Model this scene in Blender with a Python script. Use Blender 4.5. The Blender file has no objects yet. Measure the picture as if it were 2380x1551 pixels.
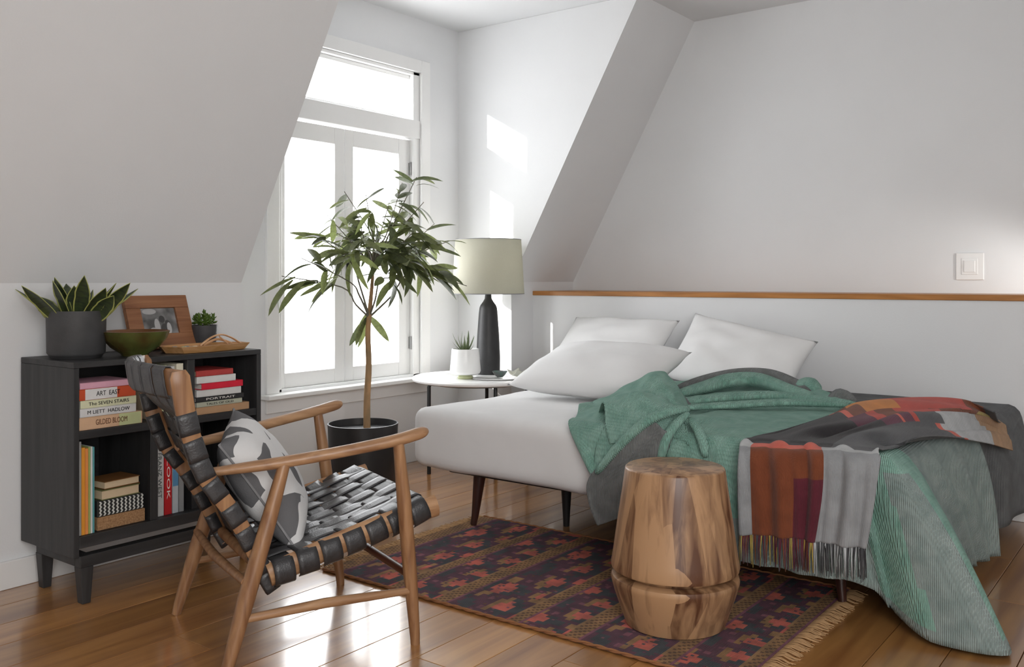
import bpy, bmesh, math, random
from mathutils import Vector, Matrix, noise
random.seed(7)
PI = math.pi
S = bpy.context.scene
COL = S.collection

# ------------------------------------------------------------------ camera, sky, sun, exposure
cd = bpy.data.cameras.new('camera'); cam = bpy.data.objects.new('camera', cd); COL.objects.link(cam)
F0, CX0, YH, HC = 2130.0, 1190.0, 652.0, 1.1
TH = math.atan2(1610, F0); CT, ST = math.cos(TH), math.sin(TH)
cam.location = (0, 0, HC)
cam.rotation_euler = (PI/2, 0, TH - PI/2)
cd.sensor_width = 36; cd.lens = 36*F0/2380; cd.shift_y = -(775.5-YH)/2380; cd.clip_start = .05
S.camera = cam

w = bpy.data.worlds.new('world'); S.world = w; w.use_nodes = True
nt = w.node_tree; bgn = nt.nodes['Background']
bgn.inputs[0].default_value = (.965, .98, 1.0, 1); bgn.inputs[1].default_value = 3.7

sd = bpy.data.lights.new('sun', 'SUN'); so = bpy.data.objects.new('sun', sd); COL.objects.link(so)
sd.energy = 7; sd.angle = math.radians(.8); sd.color = (1, .97, .92)
so.rotation_euler = Vector((1, -.58, -.34)).to_track_quat('-Z', 'Y').to_euler()

pd = bpy.data.lights.new('window_portal', 'AREA'); po = bpy.data.objects.new('window_portal', pd); COL.objects.link(po)
pd.shape = 'RECTANGLE'; pd.size = 1.2; pd.size_y = 2.0; pd.cycles.is_portal = True
po.location = (3.6, 3.97, 1.45); po.rotation_euler = Vector((0, -1, 0)).to_track_quat('-Z', 'Z').to_euler()

fd = bpy.data.lights.new('fill_light', 'AREA'); fo = bpy.data.objects.new('fill_light', fd); COL.objects.link(fo)  # added fill behind the camera, stands for no known lamp
fd.shape = 'RECTANGLE'; fd.size = 2.2; fd.size_y = 1.5; fd.energy = 34; fd.color = (1, .98, .96)
fo.location = (-.2, -.9, 1.75); fo.rotation_euler = Vector((.75, .62, -.12)).to_track_quat('-Z', 'Z').to_euler()

gd = bpy.data.lights.new('added_ledge_spot', 'SPOT'); go = bpy.data.objects.new('added_ledge_spot', gd); COL.objects.link(go)  # added spot out of view for the glow round the switch, source unknown
gd.energy = 5; gd.spot_size = math.radians(62); gd.spot_blend = 1.0; gd.shadow_soft_size = .08; gd.color = (1, .98, .95)
go.location = (4.78, .30, 1.16); go.rotation_euler = Vector((.42, .62, -.05)).to_track_quat('-Z', 'Z').to_euler()
S.view_settings.view_transform = 'Standard'; S.view_settings.look = 'None'
S.view_settings.exposure = 1.38; S.view_settings.gamma = 1.0; S.view_settings.use_curve_mapping = False

# ------------------------------------------------------------------ helpers
def ray(px, py):
    a = (px-CX0)/F0; b = (YH-py)/F0
    return Vector((CT+ST*a, ST-CT*a, b))
def atX(px, py, x):
    r = ray(px, py); t = x/r.x; return Vector((x, r.y*t, HC+r.z*t))
def atY(px, py, y):
    r = ray(px, py); t = y/r.y; return Vector((r.x*t, y, HC+r.z*t))
def atZ(px, py, z):
    r = ray(px, py); t = (z-HC)/r.z; return Vector((r.x*t, r.y*t, z))

def lin(c):
    if isinstance(c, str):
        c = [int(c[i:i+2], 16)/255 for i in (0, 2, 4)]
    return tuple((v/12.92 if v <= .04045 else ((v+.055)/1.055)**2.4) for v in c)
MATS = {}
def mat(name, col, rough=.6, var=.06, scale=12, bump=0., bscale=60, metal=0., spec=.5, coat=0., stretch=None,
        sheen=0., col2=None, trans=0., sss=0.):
    if name in MATS: return MATS[name]
    m = bpy.data.materials.new(name); m.use_nodes = True; MATS[name] = m
    n = m.node_tree.nodes; l = m.node_tree.links; b = n['Principled BSDF']
    c = lin(col); c2 = lin(col2) if col2 else tuple(v*(1-var*2) for v in c); c1 = c if col2 else tuple(min(1, v*(1+var)) for v in c)
    tc = n.new('ShaderNodeTexCoord'); mp = n.new('ShaderNodeMapping')
    if stretch: mp.inputs['Scale'].default_value = stretch
    l.new(tc.outputs['Object'], mp.inputs[0])
    nz = n.new('ShaderNodeTexNoise'); nz.inputs['Scale'].default_value = scale; nz.inputs['Detail'].default_value = 4
    l.new(mp.outputs[0], nz.inputs[0])
    rp = n.new('ShaderNodeValToRGB'); rp.color_ramp.elements[0].position = .35; rp.color_ramp.elements[1].position = .65
    rp.color_ramp.elements[0].color = (*c2, 1); rp.color_ramp.elements[1].color = (*c1, 1)
    l.new(nz.outputs[0], rp.inputs[0]); l.new(rp.outputs[0], b.inputs['Base Color'])
    b.inputs['Roughness'].default_value = rough; b.inputs['Metallic'].default_value = metal
    b.inputs['Specular IOR Level'].default_value = spec; b.inputs['Coat Weight'].default_value = coat
    b.inputs['Sheen Weight'].default_value = sheen
    if trans: b.inputs['Transmission Weight'].default_value = trans
    if bump:
        n2 = n.new('ShaderNodeTexNoise'); n2.inputs['Scale'].default_value = bscale; l.new(mp.outputs[0], n2.inputs[0])
        bp = n.new('ShaderNodeBump'); bp.inputs['Strength'].default_value = bump; bp.inputs['Distance'].default_value = .004
        l.new(n2.outputs[0], bp.inputs['Height']); l.new(bp.outputs[0], b.inputs['Normal'])
    return m
def wood(name, c1, c2, axis='X', rough=.4, scale=1., coat=.0, bands=7., rnd=False):
    if name in MATS: return MATS[name]
    m = bpy.data.materials.new(name); m.use_nodes = True; MATS[name] = m
    n = m.node_tree.nodes; l = m.node_tree.links; b = n['Principled BSDF']
    tc = n.new('ShaderNodeTexCoord'); mp = n.new('ShaderNodeMapping')
    s = {'X': (1.2, 14, 14), 'Y': (14, 1.2, 14), 'Z': (14, 14, 1.2)}[axis]
    mp.inputs['Scale'].default_value = tuple(v*scale for v in s)
    l.new(tc.outputs['Object'], mp.inputs[0])
    vec = mp.outputs[0]
    if rnd:
        oi = n.new('ShaderNodeObjectInfo'); ad = n.new('ShaderNodeVectorMath'); ad.operation = 'ADD'
        ml = n.new('ShaderNodeMath'); ml.operation = 'MULTIPLY'; ml.inputs[1].default_value = 57
        l.new(oi.outputs['Random'], ml.inputs[0]); l.new(vec, ad.inputs[0]); l.new(ml.outputs[0], ad.inputs[1]); vec = ad.outputs[0]
    nz = n.new('ShaderNodeTexNoise'); nz.inputs['Scale'].default_value = 1.6; nz.inputs['Detail'].default_value = 6; nz.inputs['Distortion'].default_value = .6
    l.new(vec, nz.inputs[0])
    rp = n.new('ShaderNodeValToRGB'); rp.color_ramp.elements[0].position = .3; rp.color_ramp.elements[1].position = .7
    rp.color_ramp.elements[0].color = (*lin(c2), 1); rp.color_ramp.elements[1].color = (*lin(c1), 1)
    l.new(nz.outputs[0], rp.inputs[0])
    out = rp.outputs[0]
    if rnd:
        hs = n.new('ShaderNodeHueSaturation'); mr = n.new('ShaderNodeMapRange'); mr.inputs[3].default_value = .82; mr.inputs[4].default_value = 1.16
        l.new(oi.outputs['Random'], mr.inputs[0]); l.new(mr.outputs[0], hs.inputs['Value']); l.new(out, hs.inputs['Color']); out = hs.outputs[0]
    l.new(out, b.inputs['Base Color'])
    b.inputs['Roughness'].default_value = rough; b.inputs['Coat Weight'].default_value = coat; b.inputs['Coat Roughness'].default_value = .13
    bp = n.new('ShaderNodeBump'); bp.inputs['Strength'].default_value = .12; bp.inputs['Distance'].default_value = .002
    l.new(nz.outputs[0], bp.inputs['Height']); l.new(bp.outputs[0], b.inputs['Normal'])
    return m
def fabric(name, c1, c2=None, scale=260, bump=.5, rough=.9, axis=None, var=.1):
    """woven cloth: two crossed sine waves for the relief, noise for the colour"""
    if name in MATS: return MATS[name]
    m = mat(name, c1, rough, var, 18, 0, col2=c2, spec=.15, sheen=.15)
    n = m.node_tree.nodes; l = m.node_tree.links; b = n['Principled BSDF']
    tc = [k for k in n if k.type == 'TEX_COORD'][0]
    w1 = n.new('ShaderNodeTexWave'); w1.inputs['Scale'].default_value = scale/6; w1.bands_direction = 'X'; w1.inputs['Distortion'].default_value = 1.2
    w2 = n.new('ShaderNodeTexWave'); w2.inputs['Scale'].default_value = scale/6; w2.bands_direction = 'Y'; w2.inputs['Distortion'].default_value = 1.2
    ad = n.new('ShaderNodeMath'); ad.operation = 'ADD'
    l.new(tc.outputs['UV'] if axis == 'UV' else tc.outputs['Object'], w1.inputs[0]); l.new(tc.outputs['UV'] if axis == 'UV' else tc.outputs['Object'], w2.inputs[0])
    l.new(w1.outputs['Fac'], ad.inputs[0]); l.new(w2.outputs['Fac'], ad.inputs[1])
    bp = n.new('ShaderNodeBump'); bp.inputs['Strength'].default_value = bump; bp.inputs['Distance'].default_value = .003
    l.new(ad.outputs[0], bp.inputs['Height']); l.new(bp.outputs[0], b.inputs['Normal'])
    return m

class MB:
    def __init__(s): s.v = []; s.f = []; s.mi = []; s.uv = None
    def add(s, vs, fs, mi=0):
        o = len(s.v); s.v += [tuple(v) for v in vs]; s.f += [tuple(i+o for i in f) for f in fs]; s.mi += [mi]*len(fs); return s
    def box(s, a, b, mi=0, M=None):
        x0, y0, z0 = a; x1, y1, z1 = b
        vs = [Vector(p) for p in ((x0,y0,z0),(x1,y0,z0),(x1,y1,z0),(x0,y1,z0),(x0,y0,z1),(x1,y0,z1),(x1,y1,z1),(x0,y1,z1))]
        if M: vs = [M @ v for v in vs]
        return s.add(vs, [(0,3,2,1),(4,5,6,7),(0,1,5,4),(1,2,6,5),(2,3,7,6),(3,0,4,7)], mi)
    def prism(s, pts, z0, z1, mi=0):
        n = len(pts)
        vs = [(p[0], p[1], z0) for p in pts]+[(p[0], p[1], z1) for p in pts]
        return s.add(vs, [tuple(range(n))[::-1], tuple(range(n, 2*n))]+[(i, (i+1) % n, n+(i+1) % n, n+i) for i in range(n)], mi)
    def tube(s, pts, rad, n=10, mi=0, cap=True, flat=1., up=None):
        pts = [Vector(p) for p in pts]
        if not hasattr(rad, '__len__'): rad = [rad]*len(pts)
        o = len(s.v); prev = None
        for i, p in enumerate(pts):
            t = (pts[min(i+1, len(pts)-1)]-pts[max(i-1, 0)]).normalized()
            if prev is None:
                u = Vector(up) if up else (Vector((0, 0, 1)) if abs(t.z) < .9 else Vector((1, 0, 0)))
                a = (u - t*u.dot(t)).normalized()
            else: a = (prev - t*prev.dot(t)).normalized()
            prev = a; bb = t.cross(a)
            for k in range(n):
                th = 2*PI*k/n
                s.v.append(tuple(p+a*(rad[i]*flat*math.cos(th))+bb*(rad[i]*math.sin(th))))
        m = len(pts)
        for i in range(m-1):
            for k in range(n):
                s.f.append((o+i*n+k, o+i*n+(k+1) % n, o+(i+1)*n+(k+1) % n, o+(i+1)*n+k)); s.mi.append(mi)
        if cap:
            s.f.append(tuple(o+k for k in range(n))[::-1]); s.mi.append(mi)
            s.f.append(tuple(o+(m-1)*n+k for k in range(n))); s.mi.append(mi)
        return s
    def lathe(s, prof, c=(0, 0), n=32, mi=0):
        """prof: (r, z) list, r may be 0 at the ends"""
        o = len(s.v)
        for r, z in prof:
            for k in range(n):
                t = 2*PI*k/n; s.v.append((c[0]+r*math.cos(t), c[1]+r*math.sin(t), z))
        for i in range(len(prof)-1):
            for k in range(n):
                s.f.append((o+i*n+k, o+i*n+(k+1) % n, o+(i+1)*n+(k+1) % n, o+(i+1)*n+k)); s.mi.append(mi)
        return s
    def grid(s, P, mi=None):
        nu = len(P); nv = len(P[0]); o = len(s.v)
        for r in P: s.v += [tuple(p) for p in r]
        for i in range(nu-1):
            for j in range(nv-1):
                s.f.append((o+i*nv+j, o+(i+1)*nv+j, o+(i+1)*nv+j+1, o+i*nv+j+1)); s.mi.append(mi(i, j) if callable(mi) else (mi or 0))
        return s
def link(o, parent=None):
    COL.objects.link(o)
    if parent: o.parent = parent
    return o
def obj(name, mb, m, parent=None, smooth=False, bevel=0., solid=0., sub=0, seg=2, loc=None, kind=None):
    me = bpy.data.meshes.new(name); me.from_pydata(mb.v, [], mb.f)
    ms = m if isinstance(m, (list, tuple)) else [m]
    for k in ms: me.materials.append(k)
    if len(ms) > 1: me.polygons.foreach_set('material_index', mb.mi)
    if mb.uv:
        uvl = me.uv_layers.new(name='UVMap')
        for lp in me.loops: uvl.data[lp.index].uv = mb.uv[lp.vertex_index]
    me.validate(); me.update()
    bm = bmesh.new(); bm.from_mesh(me)
    bmesh.ops.recalc_face_normals(bm, faces=bm.faces) if not solid else None
    bm.to_mesh(me); bm.free()
    if smooth:
        me.polygons.foreach_set('use_smooth', [True]*len(me.polygons))
        if smooth != 2:
            me.set_sharp_from_angle(angle=math.radians(40))
    o = bpy.data.objects.new(name, me); link(o, parent)
    if loc: o.location = loc
    if solid:
        md = o.modifiers.new('solid', 'SOLIDIFY'); md.thickness = abs(solid); md.offset = 1 if solid > 0 else -1
    if bevel:
        md = o.modifiers.new('bevel', 'BEVEL'); md.width = bevel; md.segments = seg; md.limit_method = 'ANGLE'
        me.polygons.foreach_set('use_smooth', [True]*len(me.polygons))
        me.set_sharp_from_angle(angle=math.radians(180)); md.harden_normals = True
    if sub:
        md = o.modifiers.new('sub', 'SUBSURF'); md.levels = sub; md.render_levels = sub
    if kind: o['kind'] = kind
    return o
def thing(name, label, cat, loc=(0, 0, 0), rz=0, group=None):
    o = bpy.data.objects.new(name, None); link(o); o.location = loc; o.rotation_euler = (0, 0, rz)
    o.empty_display_size = .1
    return tag(o, label, cat, group)
def tag(o, label, cat, group=None):
    o['label'] = label; o['category'] = cat
    if group: o['group'] = group
    return o
def struct(o): o['kind'] = 'structure'; return o
def dup(o, parent=None, mtx=None, data=None):
    c = o.copy()
    if data: c.data = data
    COL.objects.link(c)
    if parent: c.parent = parent
    if mtx is not None: c.matrix_local = mtx
    return c
def crom(P, n):
    """Catmull-Rom through the points, n samples per span"""
    P = [Vector(p) for p in P]; out = []
    for i in range(len(P)-1):
        a, b, c_, d = P[max(i-1, 0)], P[i], P[i+1], P[min(i+2, len(P)-1)]
        for k in range(n):
            t = k/n
            out.append(.5*((2*b)+(c_-a)*t+(2*a-5*b+4*c_-d)*t*t+(3*b-a-3*c_+d)*t*t*t))
    out.append(P[-1]); return out
def sstep(a, b, x):
    t = max(0., min(1., (x-a)/(b-a))); return t*t*(3-2*t)
def lerp(a, b, t): return a+(b-a)*t
def nz(x, y, z=0.): return noise.noise(Vector((x, y, z)))
def lettering(txt, size, mtx, m, parent, name='lettering', fit=None, depth=.0004):
    cu = bpy.data.curves.new(name, 'FONT'); cu.body = txt; cu.size = size; cu.extrude = depth; cu.align_x = 'CENTER'; cu.align_y = 'CENTER'
    cu.resolution_u = 3
    t = bpy.data.objects.new(name, cu); COL.objects.link(t)
    me = bpy.data.meshes.new_from_object(t.evaluated_get(bpy.context.evaluated_depsgraph_get()))
    bpy.data.objects.remove(t); bpy.data.curves.remove(cu)
    if fit:
        xs = [v.co.x for v in me.vertices]; k = fit/max(1e-6, max(xs)-min(xs))
        for v in me.vertices: v.co.x *= k
    me.materials.clear(); me.materials.append(m)
    o = bpy.data.objects.new(name, me); link(o, parent); o.matrix_local = mtx
    return o

# ------------------------------------------------------------------ materials
M_wall = mat('wall_paint', 'e4e5e6', .75, .006, 3, .08, 180, spec=.25)
M_trim = mat('trim_paint', 'ececeb', .38, .006, 5, .02, 90, spec=.4)
M_ceil = mat('ceiling_paint', 'e4e5e6', .8, .006, 3, .06, 180, spec=.2)
M_floor = wood('oak_floor', 'bb884f', '8f5e35', 'X', .30, .8, coat=1., rnd=True)
M_sub = mat('subfloor', '241812', .9, .1, 8)
M_cab = wood('black_stained_ash', '3a3a3b', '272728', 'X', .5, 1.4)
M_cabz = wood('black_stained_ash_side', '3a3a3b', '272728', 'Z', .5, 1.4)
M_teak = wood('chair_teak', 'b68f6a', '8a6345', 'X', .38, 2.)
M_teakz = wood('chair_teak_legs', 'a87f5a', '7a5337', 'Z', .38, 2.)
M_leather = mat('black_leather', '343436', .40, .12, 30, .25, 220, spec=.6)
M_leather2 = mat('lighter_black_leather', '464648', .40, .12, 30, .25, 220, spec=.6)  # lighter tone for the lengthwise straps
M_sheet = mat('white_sheet', 'e2e2e2', .9, .01, 8, .12, 14, spec=.15, sheen=.1)
M_pillow = mat('white_pillowcase', 'e8e8e8', .9, .01, 6, .2, 18, spec=.15)
M_walnutleg = wood('dark_walnut_leg', '4c2c22', '2e1813', 'Z', .35, 2)
M_frame_dark = mat('bed_frame_dark', '1c1a1a', .6, .1, 10)
M_teal = fabric('teal_waffle', '92b9ab', '7ba697', 330, .9, axis=None)
M_tealshade = fabric('shaded_teal_waffle', '98a5a1', '83938f', 330, .9)  # greyer teal, shade of the hanging folds put into the colour
M_grey = fabric('grey_reverse_wool', '7c7f7e', '686b6a', 330, .7)
M_coverlet = fabric('charcoal_coverlet', '5a5c5d', '4a4c4d', 300, .5)
M_white = mat('white_lacquer', 'efefee', .25, .005, 5, spec=.5)
M_black = mat('black_metal', '1b1b1c', .4, .1, 20)
M_blackmatte = mat('matte_black_ceramic', '2b2b2c', .5, .08, 20, .1, 90)
M_soil = mat('potting_soil', '2a1e16', 1, .3, 60, .8, 90)
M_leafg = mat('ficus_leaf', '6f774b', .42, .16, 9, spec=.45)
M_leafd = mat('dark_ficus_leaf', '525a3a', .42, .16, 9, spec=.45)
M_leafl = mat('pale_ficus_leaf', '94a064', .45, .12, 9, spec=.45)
M_bark = mat('trunk_bark', 'b18a62', .8, .15, 25, .4, 60, col2='8d7556', stretch=(1, 1, .4))
M_twig = mat('twig_bark', '6f6a5c', .8, .1, 30)
M_snake = mat('snake_leaf', '2b3327', .4, .3, 30, col2='3d4a2a', stretch=(1, 1, 4))
M_snakeedge = mat('snake_leaf_edge', 'a9ad62', .45, .1, 20)
M_paper = mat('book_pages', 'd9c3a2', .9, .05, 60, .3, 300, stretch=(1, 1, 30))
M_paperw = mat('white_pages', 'e6e3dc', .9, .03, 60, .3, 300, stretch=(1, 1, 30))
M_ink = mat('black_ink', '1d1c1b', .8, .05)
M_inkw = mat('white_ink', 'efece6', .8, .02)
M_glass = bpy.data.materials.new('window_glass'); M_glass.use_nodes = True
_n = M_glass.node_tree.nodes; _l = M_glass.node_tree.links; _n.clear()
_o = _n.new('ShaderNodeOutputMaterial'); _t = _n.new('ShaderNodeBsdfTransparent'); _g = _n.new('ShaderNodeBsdfGlossy'); _m = _n.new('ShaderNodeMixShader')
_g.inputs['Roughness'].default_value = .02; _m.inputs[0].default_value = .05
_l.new(_t.outputs[0], _m.inputs[1]); _l.new(_g.outputs[0], _m.inputs[2]); _l.new(_m.outputs[0], _o.inputs[0])

for _m in (M_leafg, M_leafd, M_leafl):      # thin leaves let daylight through
    _n = _m.node_tree.nodes; _l = _m.node_tree.links; _b = _n['Principled BSDF']; _o = [k for k in _n if k.type == 'OUTPUT_MATERIAL'][0]
    _t = _n.new('ShaderNodeBsdfTranslucent'); _x = _n.new('ShaderNodeMixShader'); _x.inputs[0].default_value = .38
    _r = [k for k in _n if k.type == 'VALTORGB'][0]; _l.new(_r.outputs[0], _t.inputs[0])
    _l.new(_b.outputs[0], _x.inputs[1]); _l.new(_t.outputs[0], _x.inputs[2]); _l.new(_x.outputs[0], _o.inputs[0])

# ------------------------------------------------------------------ room shell
YK, YD, XL, XC, XR, XG, ZC, SL, ZK = 3.41, 3.84, 2.52, 4.504, 4.736, 5.2, 2.70, 1.80, 1.09
X0, Y0 = -1.6, -1.4
YT = YK-(ZC-ZK)/SL       # where the window-side slope meets the ceiling
t_ = .08
# floor: planks running along X
fl = struct(obj('floor', MB().box((X0, Y0, -.06), (XG, YD+.1, -.014)), M_sub))
pw = .176; row = 0; y = .0
pm_ = {}
random.seed(3)
yy = -.1
while yy < YD:
    xx = .3-random.random()*1.2 if yy < 3 else .9-random.random()
    while xx < XR:
        L = 1.5+random.random()*1.1
        x1 = min(xx+L, XR+.02)
        if x1-xx > .12 and x1 > .4:
            y1 = min(yy+pw-.002, YD)
            b = MB().box((0, 0, -.014), (x1-xx-.002, y1-yy, 0))
            o = obj('plank', b, M_floor, fl, bevel=.0012, seg=1); o.location = (xx, yy, 0)
        xx += L
    yy += pw
random.seed(11)
# left knee wall and slope
struct(obj('wall_left', MB().box((X0, YK, 0), (XL-.05, YK+t_, ZK)), M_wall))
def slope_prism(xa, xb):
    ya, yb = YK, YT
    nrm = Vector((0, SL, 1)).normalized()*t_   # outward (away from the room)
    A = [(YK, ZK), (YT, ZC), (YT+nrm.y, ZC+nrm.z), (YK+nrm.y, ZK+nrm.z)]
    vs = [(xa, p[0], p[1]) for p in A]+[(xb, p[0], p[1]) for p in A]
    return MB().add(vs, [(0,1,2,3),(7,6,5,4),(0,4,5,1),(1,5,6,2),(2,6,7,3),(3,7,4,0)])
struct(obj('wall_left_slope', slope_prism(X0, XL-.05), M_wall))
struct(obj('wall_right_slope', slope_prism(XC+.05, XG), M_wall))
struct(obj('wall_right_corner', MB().box((XC+.05, YK, 0), (XG, YK+t_, ZK)), M_wall))
# dormer cheeks (polygon from the slope back to the window wall)
def cheek(xa, xb):
    pts = [(YK, 0), (YD+.1, 0), (YD+.1, ZC-.001), (YT, ZC-.001), (YK, ZK)]
    n = len(pts); vs = [(xa, *p) for p in pts]+[(xb, *p) for p in pts]
    return MB().add(vs, [tuple(range(n)), tuple(range(n, 2*n))[::-1]]+[(i, n+i, n+(i+1) % n, (i+1) % n) for i in range(n)])
struct(obj('wall_dormer_left', cheek(XL-.05, XL), M_wall))
struct(obj('wall_dormer_right', cheek(XC, XC+.05), M_wall))
# window wall with opening
WX0, WX1, WZ0, WZ1 = 3.06, 4.14, .53, 2.37
wb = MB()
wb.box((XL-.05, YD, 0), (WX0, YD+.12, ZC)); wb.box((WX1, YD, 0), (XC+.05, YD+.12, ZC))
wb.box((WX0, YD, 0), (WX1, YD+.12, WZ0)); wb.box((WX0, YD, WZ1), (WX1, YD+.12, ZC))
struct(obj('wall_back', wb, M_wall))
# ceiling, split so that it stays above the slope
cb = MB(); cb.box((X0, Y0, ZC), (XG+.1, YT+.02, ZC+.06)); cb.box((XL-.05, YT+.02, ZC), (XC+.05, YD+.12, ZC+.06))
struct(obj('ceiling', cb, M_ceil))
# right low wall, ledge, gable wall
struct(obj('wall_right', MB().box((XR, Y0, 0), (XR+.06, YK, 1.005)), M_wall))
M_ledge = wood('oak_ledge', 'c08448', '96602c', 'Y', .4, 1.3)
struct(obj('trim_1', MB().box((XR-.008, Y0, 1.005), (XG, YK, 1.033)), M_ledge, bevel=.003))
struct(obj('wall_gable', MB().box((XG, Y0, 0), (XG+.08, YK+.1, ZC)), M_wall))
# walls behind the camera
struct(obj('wall_front', MB().box((X0-.08, Y0-.08, 0), (XG+.08, Y0, ZC+.06)), M_wall))
struct(obj('wall_entry', MB().box((X0-.08, Y0, 0), (X0, YK+.08, ZC+.06)), M_wall))
# unseen slab added outside the window to keep sun patches off the gable
struct(obj('sun_blocker', MB().box((2.60, YD+.12, .3), (2.72, YD+.50, 3.0)), M_wall))
# baseboards
def bboard(name, a, b): return struct(obj(name, MB().box(a, b), M_trim, bevel=.004))
bboard('baseboard_left', (X0, YK-.016, 0), (XL, YK, .10))
bboard('baseboard_back', (XL, YD-.016, 0), (XC, YD, .12))
bboard('baseboard_dormer', (XC-.016, YK, 0), (XC, YD-.016, .12))
bboard('baseboard_corner', (XC, YK-.016, 0), (XR, YK, .10))
bboard('baseboard_right', (XR-.016, Y0, 0), (XR, YK-.016, .10))

# window
win = bpy.data.objects.new('window_1', None); link(win); win['kind'] = 'structure'
def wpart(name, boxes, m=M_trim, bevel=.003):
    b = MB()
    for a, c in boxes: b.box(a, c)
    return obj(name, b, m, win, bevel=bevel)
cz = YD-.02
wpart('casing', [((WX0-.08, cz, .515), (WX0, YD, WZ1+.076))]); wpart('casing', [((WX1, cz, .515), (WX1+.077, YD, WZ1+.076))])
wpart('casing', [((WX0, cz, WZ1), (WX1, YD, WZ1+.076))])
wpart('sill', [((WX0-.11, YD-.075, .49), (WX1+.12, YD+.05, .515))], bevel=.006)
wpart('apron', [((WX0-.08, YD-.018, .415), (WX1+.08, YD, .49))])
ya, yb = YD+.03, YD+.075
wpart('jamb', [((WX0, YD, .515), (WX0+.03, YD+.11, WZ1)), ((WX1-.055, YD, .515), (WX1, YD+.11, WZ1)), ((WX0, YD, WZ1-.02), (WX1, YD+.11, WZ1))])
wpart('crossbar', [((WX0, YD-.008, 1.965), (WX1, YD+.10, 2.075))])
wpart('transom_sash', [((WX0+.03, ya, 2.075), (WX1-.055, yb, 2.095)), ((WX0+.03, ya, WZ1-.045), (WX1-.055, yb, WZ1-.02))])
XM = 3.555
for (a, b, ga, gb) in ((WX0+.03, XM-.003, WX0+.075, 3.481), (XM+.003, WX1-.055, 3.621, 3.99)):
    s_ = wpart('sash', [((a, ya, .53), (ga, yb, 1.955)), ((gb, ya, .53), (b, yb, 1.955)), ((ga, ya, .53), (gb, yb, .61)), ((ga, ya, 1.86), (gb, yb, 1.955))], bevel=.004)
    g_ = obj('pane', MB().box((ga, YD+.05, .61), (gb, YD+.054, 1.86)), M_glass, s_)
obj('pane', MB().box((WX0+.03, YD+.05, 2.095), (WX1-.055, YD+.054, WZ1-.045)), M_glass, win)
hb = MB().box((XM+.012, ya-.012, 1.15), (XM+.036, ya, 1.23)); hb.tube([(XM+.024, ya-.012, 1.19), (XM+.024, ya-.04, 1.19), (XM+.03, ya-.045, 1.26)], [.006, .007, .005], 8)
obj('window_latch', hb, M_black, win, smooth=True)
for zz in (.72, 1.78):
    obj('hinge', MB().box((4.072, ya-.01, zz-.035), (4.09, ya, zz+.035)).tube([(4.081, ya-.012, zz-.04), (4.081, ya-.012, zz+.04)], .006, 8), mat('hinge_steel', 'a9a9a8', .35, metal=.8), win, smooth=True)

# ------------------------------------------------------------------ wall switch
sw = thing('light_switch', 'square white light switch on the wall above the wooden ledge', 'light switch', (XG, .966, 1.172))
obj('wall_plate', MB().box((-.010, -.066, -.070), (0, .066, .070)), M_white, sw, bevel=.004)
obj('switch_frame', MB().box((-.014, -.038, -.042), (-.010, .038, .042)), M_white, sw, bevel=.002)
obj('rocker', MB().box((-.019, -.026, -.030), (-.014, .026, .030)), M_white, sw, bevel=.002)

# ------------------------------------------------------------------ bookshelf
CX_A, CX_B, CY_A, CY_B, CZ_A, CZ_B = 1.562, 2.326, 3.02, 3.392, .165, .824
bs = thing('bookshelf', 'low black wooden bookshelf with open compartments on short legs, under the sloped wall', 'bookshelf', (0, 0, 0))
def cpart(name, a, b, m=M_cab): return obj(name, MB().box(a, b), m, bs, bevel=.002)
T = .02
cpart('top_panel', (CX_A, CY_A, CZ_B-T), (CX_B, CY_B, CZ_B))
cpart('side_panel', (CX_A, CY_A, CZ_A), (CX_A+T, CY_B, CZ_B-T), M_cabz)
cpart('side_panel', (CX_B-T, CY_A, CZ_A), (CX_B, CY_B, CZ_B-T), M_cabz)
cpart('bottom_panel', (CX_A+T, CY_A, .195), (CX_B-T, CY_B, .235))
cpart('back_panel', (CX_A+T, CY_B-.012, .235), (CX_B-T, CY_B, CZ_B-T))
cpart('shelf', (CX_A+T, CY_A+.004, .562), (CX_B-T, CY_B-.012, .590))
cpart('divider', (1.995, CY_A+.004, .590), (2.027, CY_B-.012, CZ_B-T), M_cabz)
cpart('divider', (1.845, CY_A+.004, .235), (1.875, CY_B-.012, .562), M_cabz)
cpart('base_rail', (CX_A+.03, CY_A+.01, .125), (CX_B-.03, CY_A+.05, .165))
cpart('base_rail', (CX_A+.03, CY_A+.05, .125), (CX_A+.07, CY_B-.05, .165))
cpart('base_rail', (CX_B-.07, CY_A+.05, .125), (CX_B-.03, CY_B-.05, .165))
for lx in (CX_A+.03, CX_B-.075):
    for ly in (CY_A+.01, CY_B-.09):
        b = MB().add([(lx, ly, .125), (lx+.045, ly, .125), (lx+.045, ly+.045, .125), (lx, ly+.045, .125), (lx+.008, ly+.004, 0), (lx+.037, ly+.004, 0), (lx+.037, ly+.037, 0), (lx+.008, ly+.037, 0)],
                     [(0,1,2,3),(7,6,5,4),(0,4,5,1),(1,5,6,2),(2,6,7,3),(3,7,4,0)])
        obj('leg', b, M_cabz, bs, bevel=.002)

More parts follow.
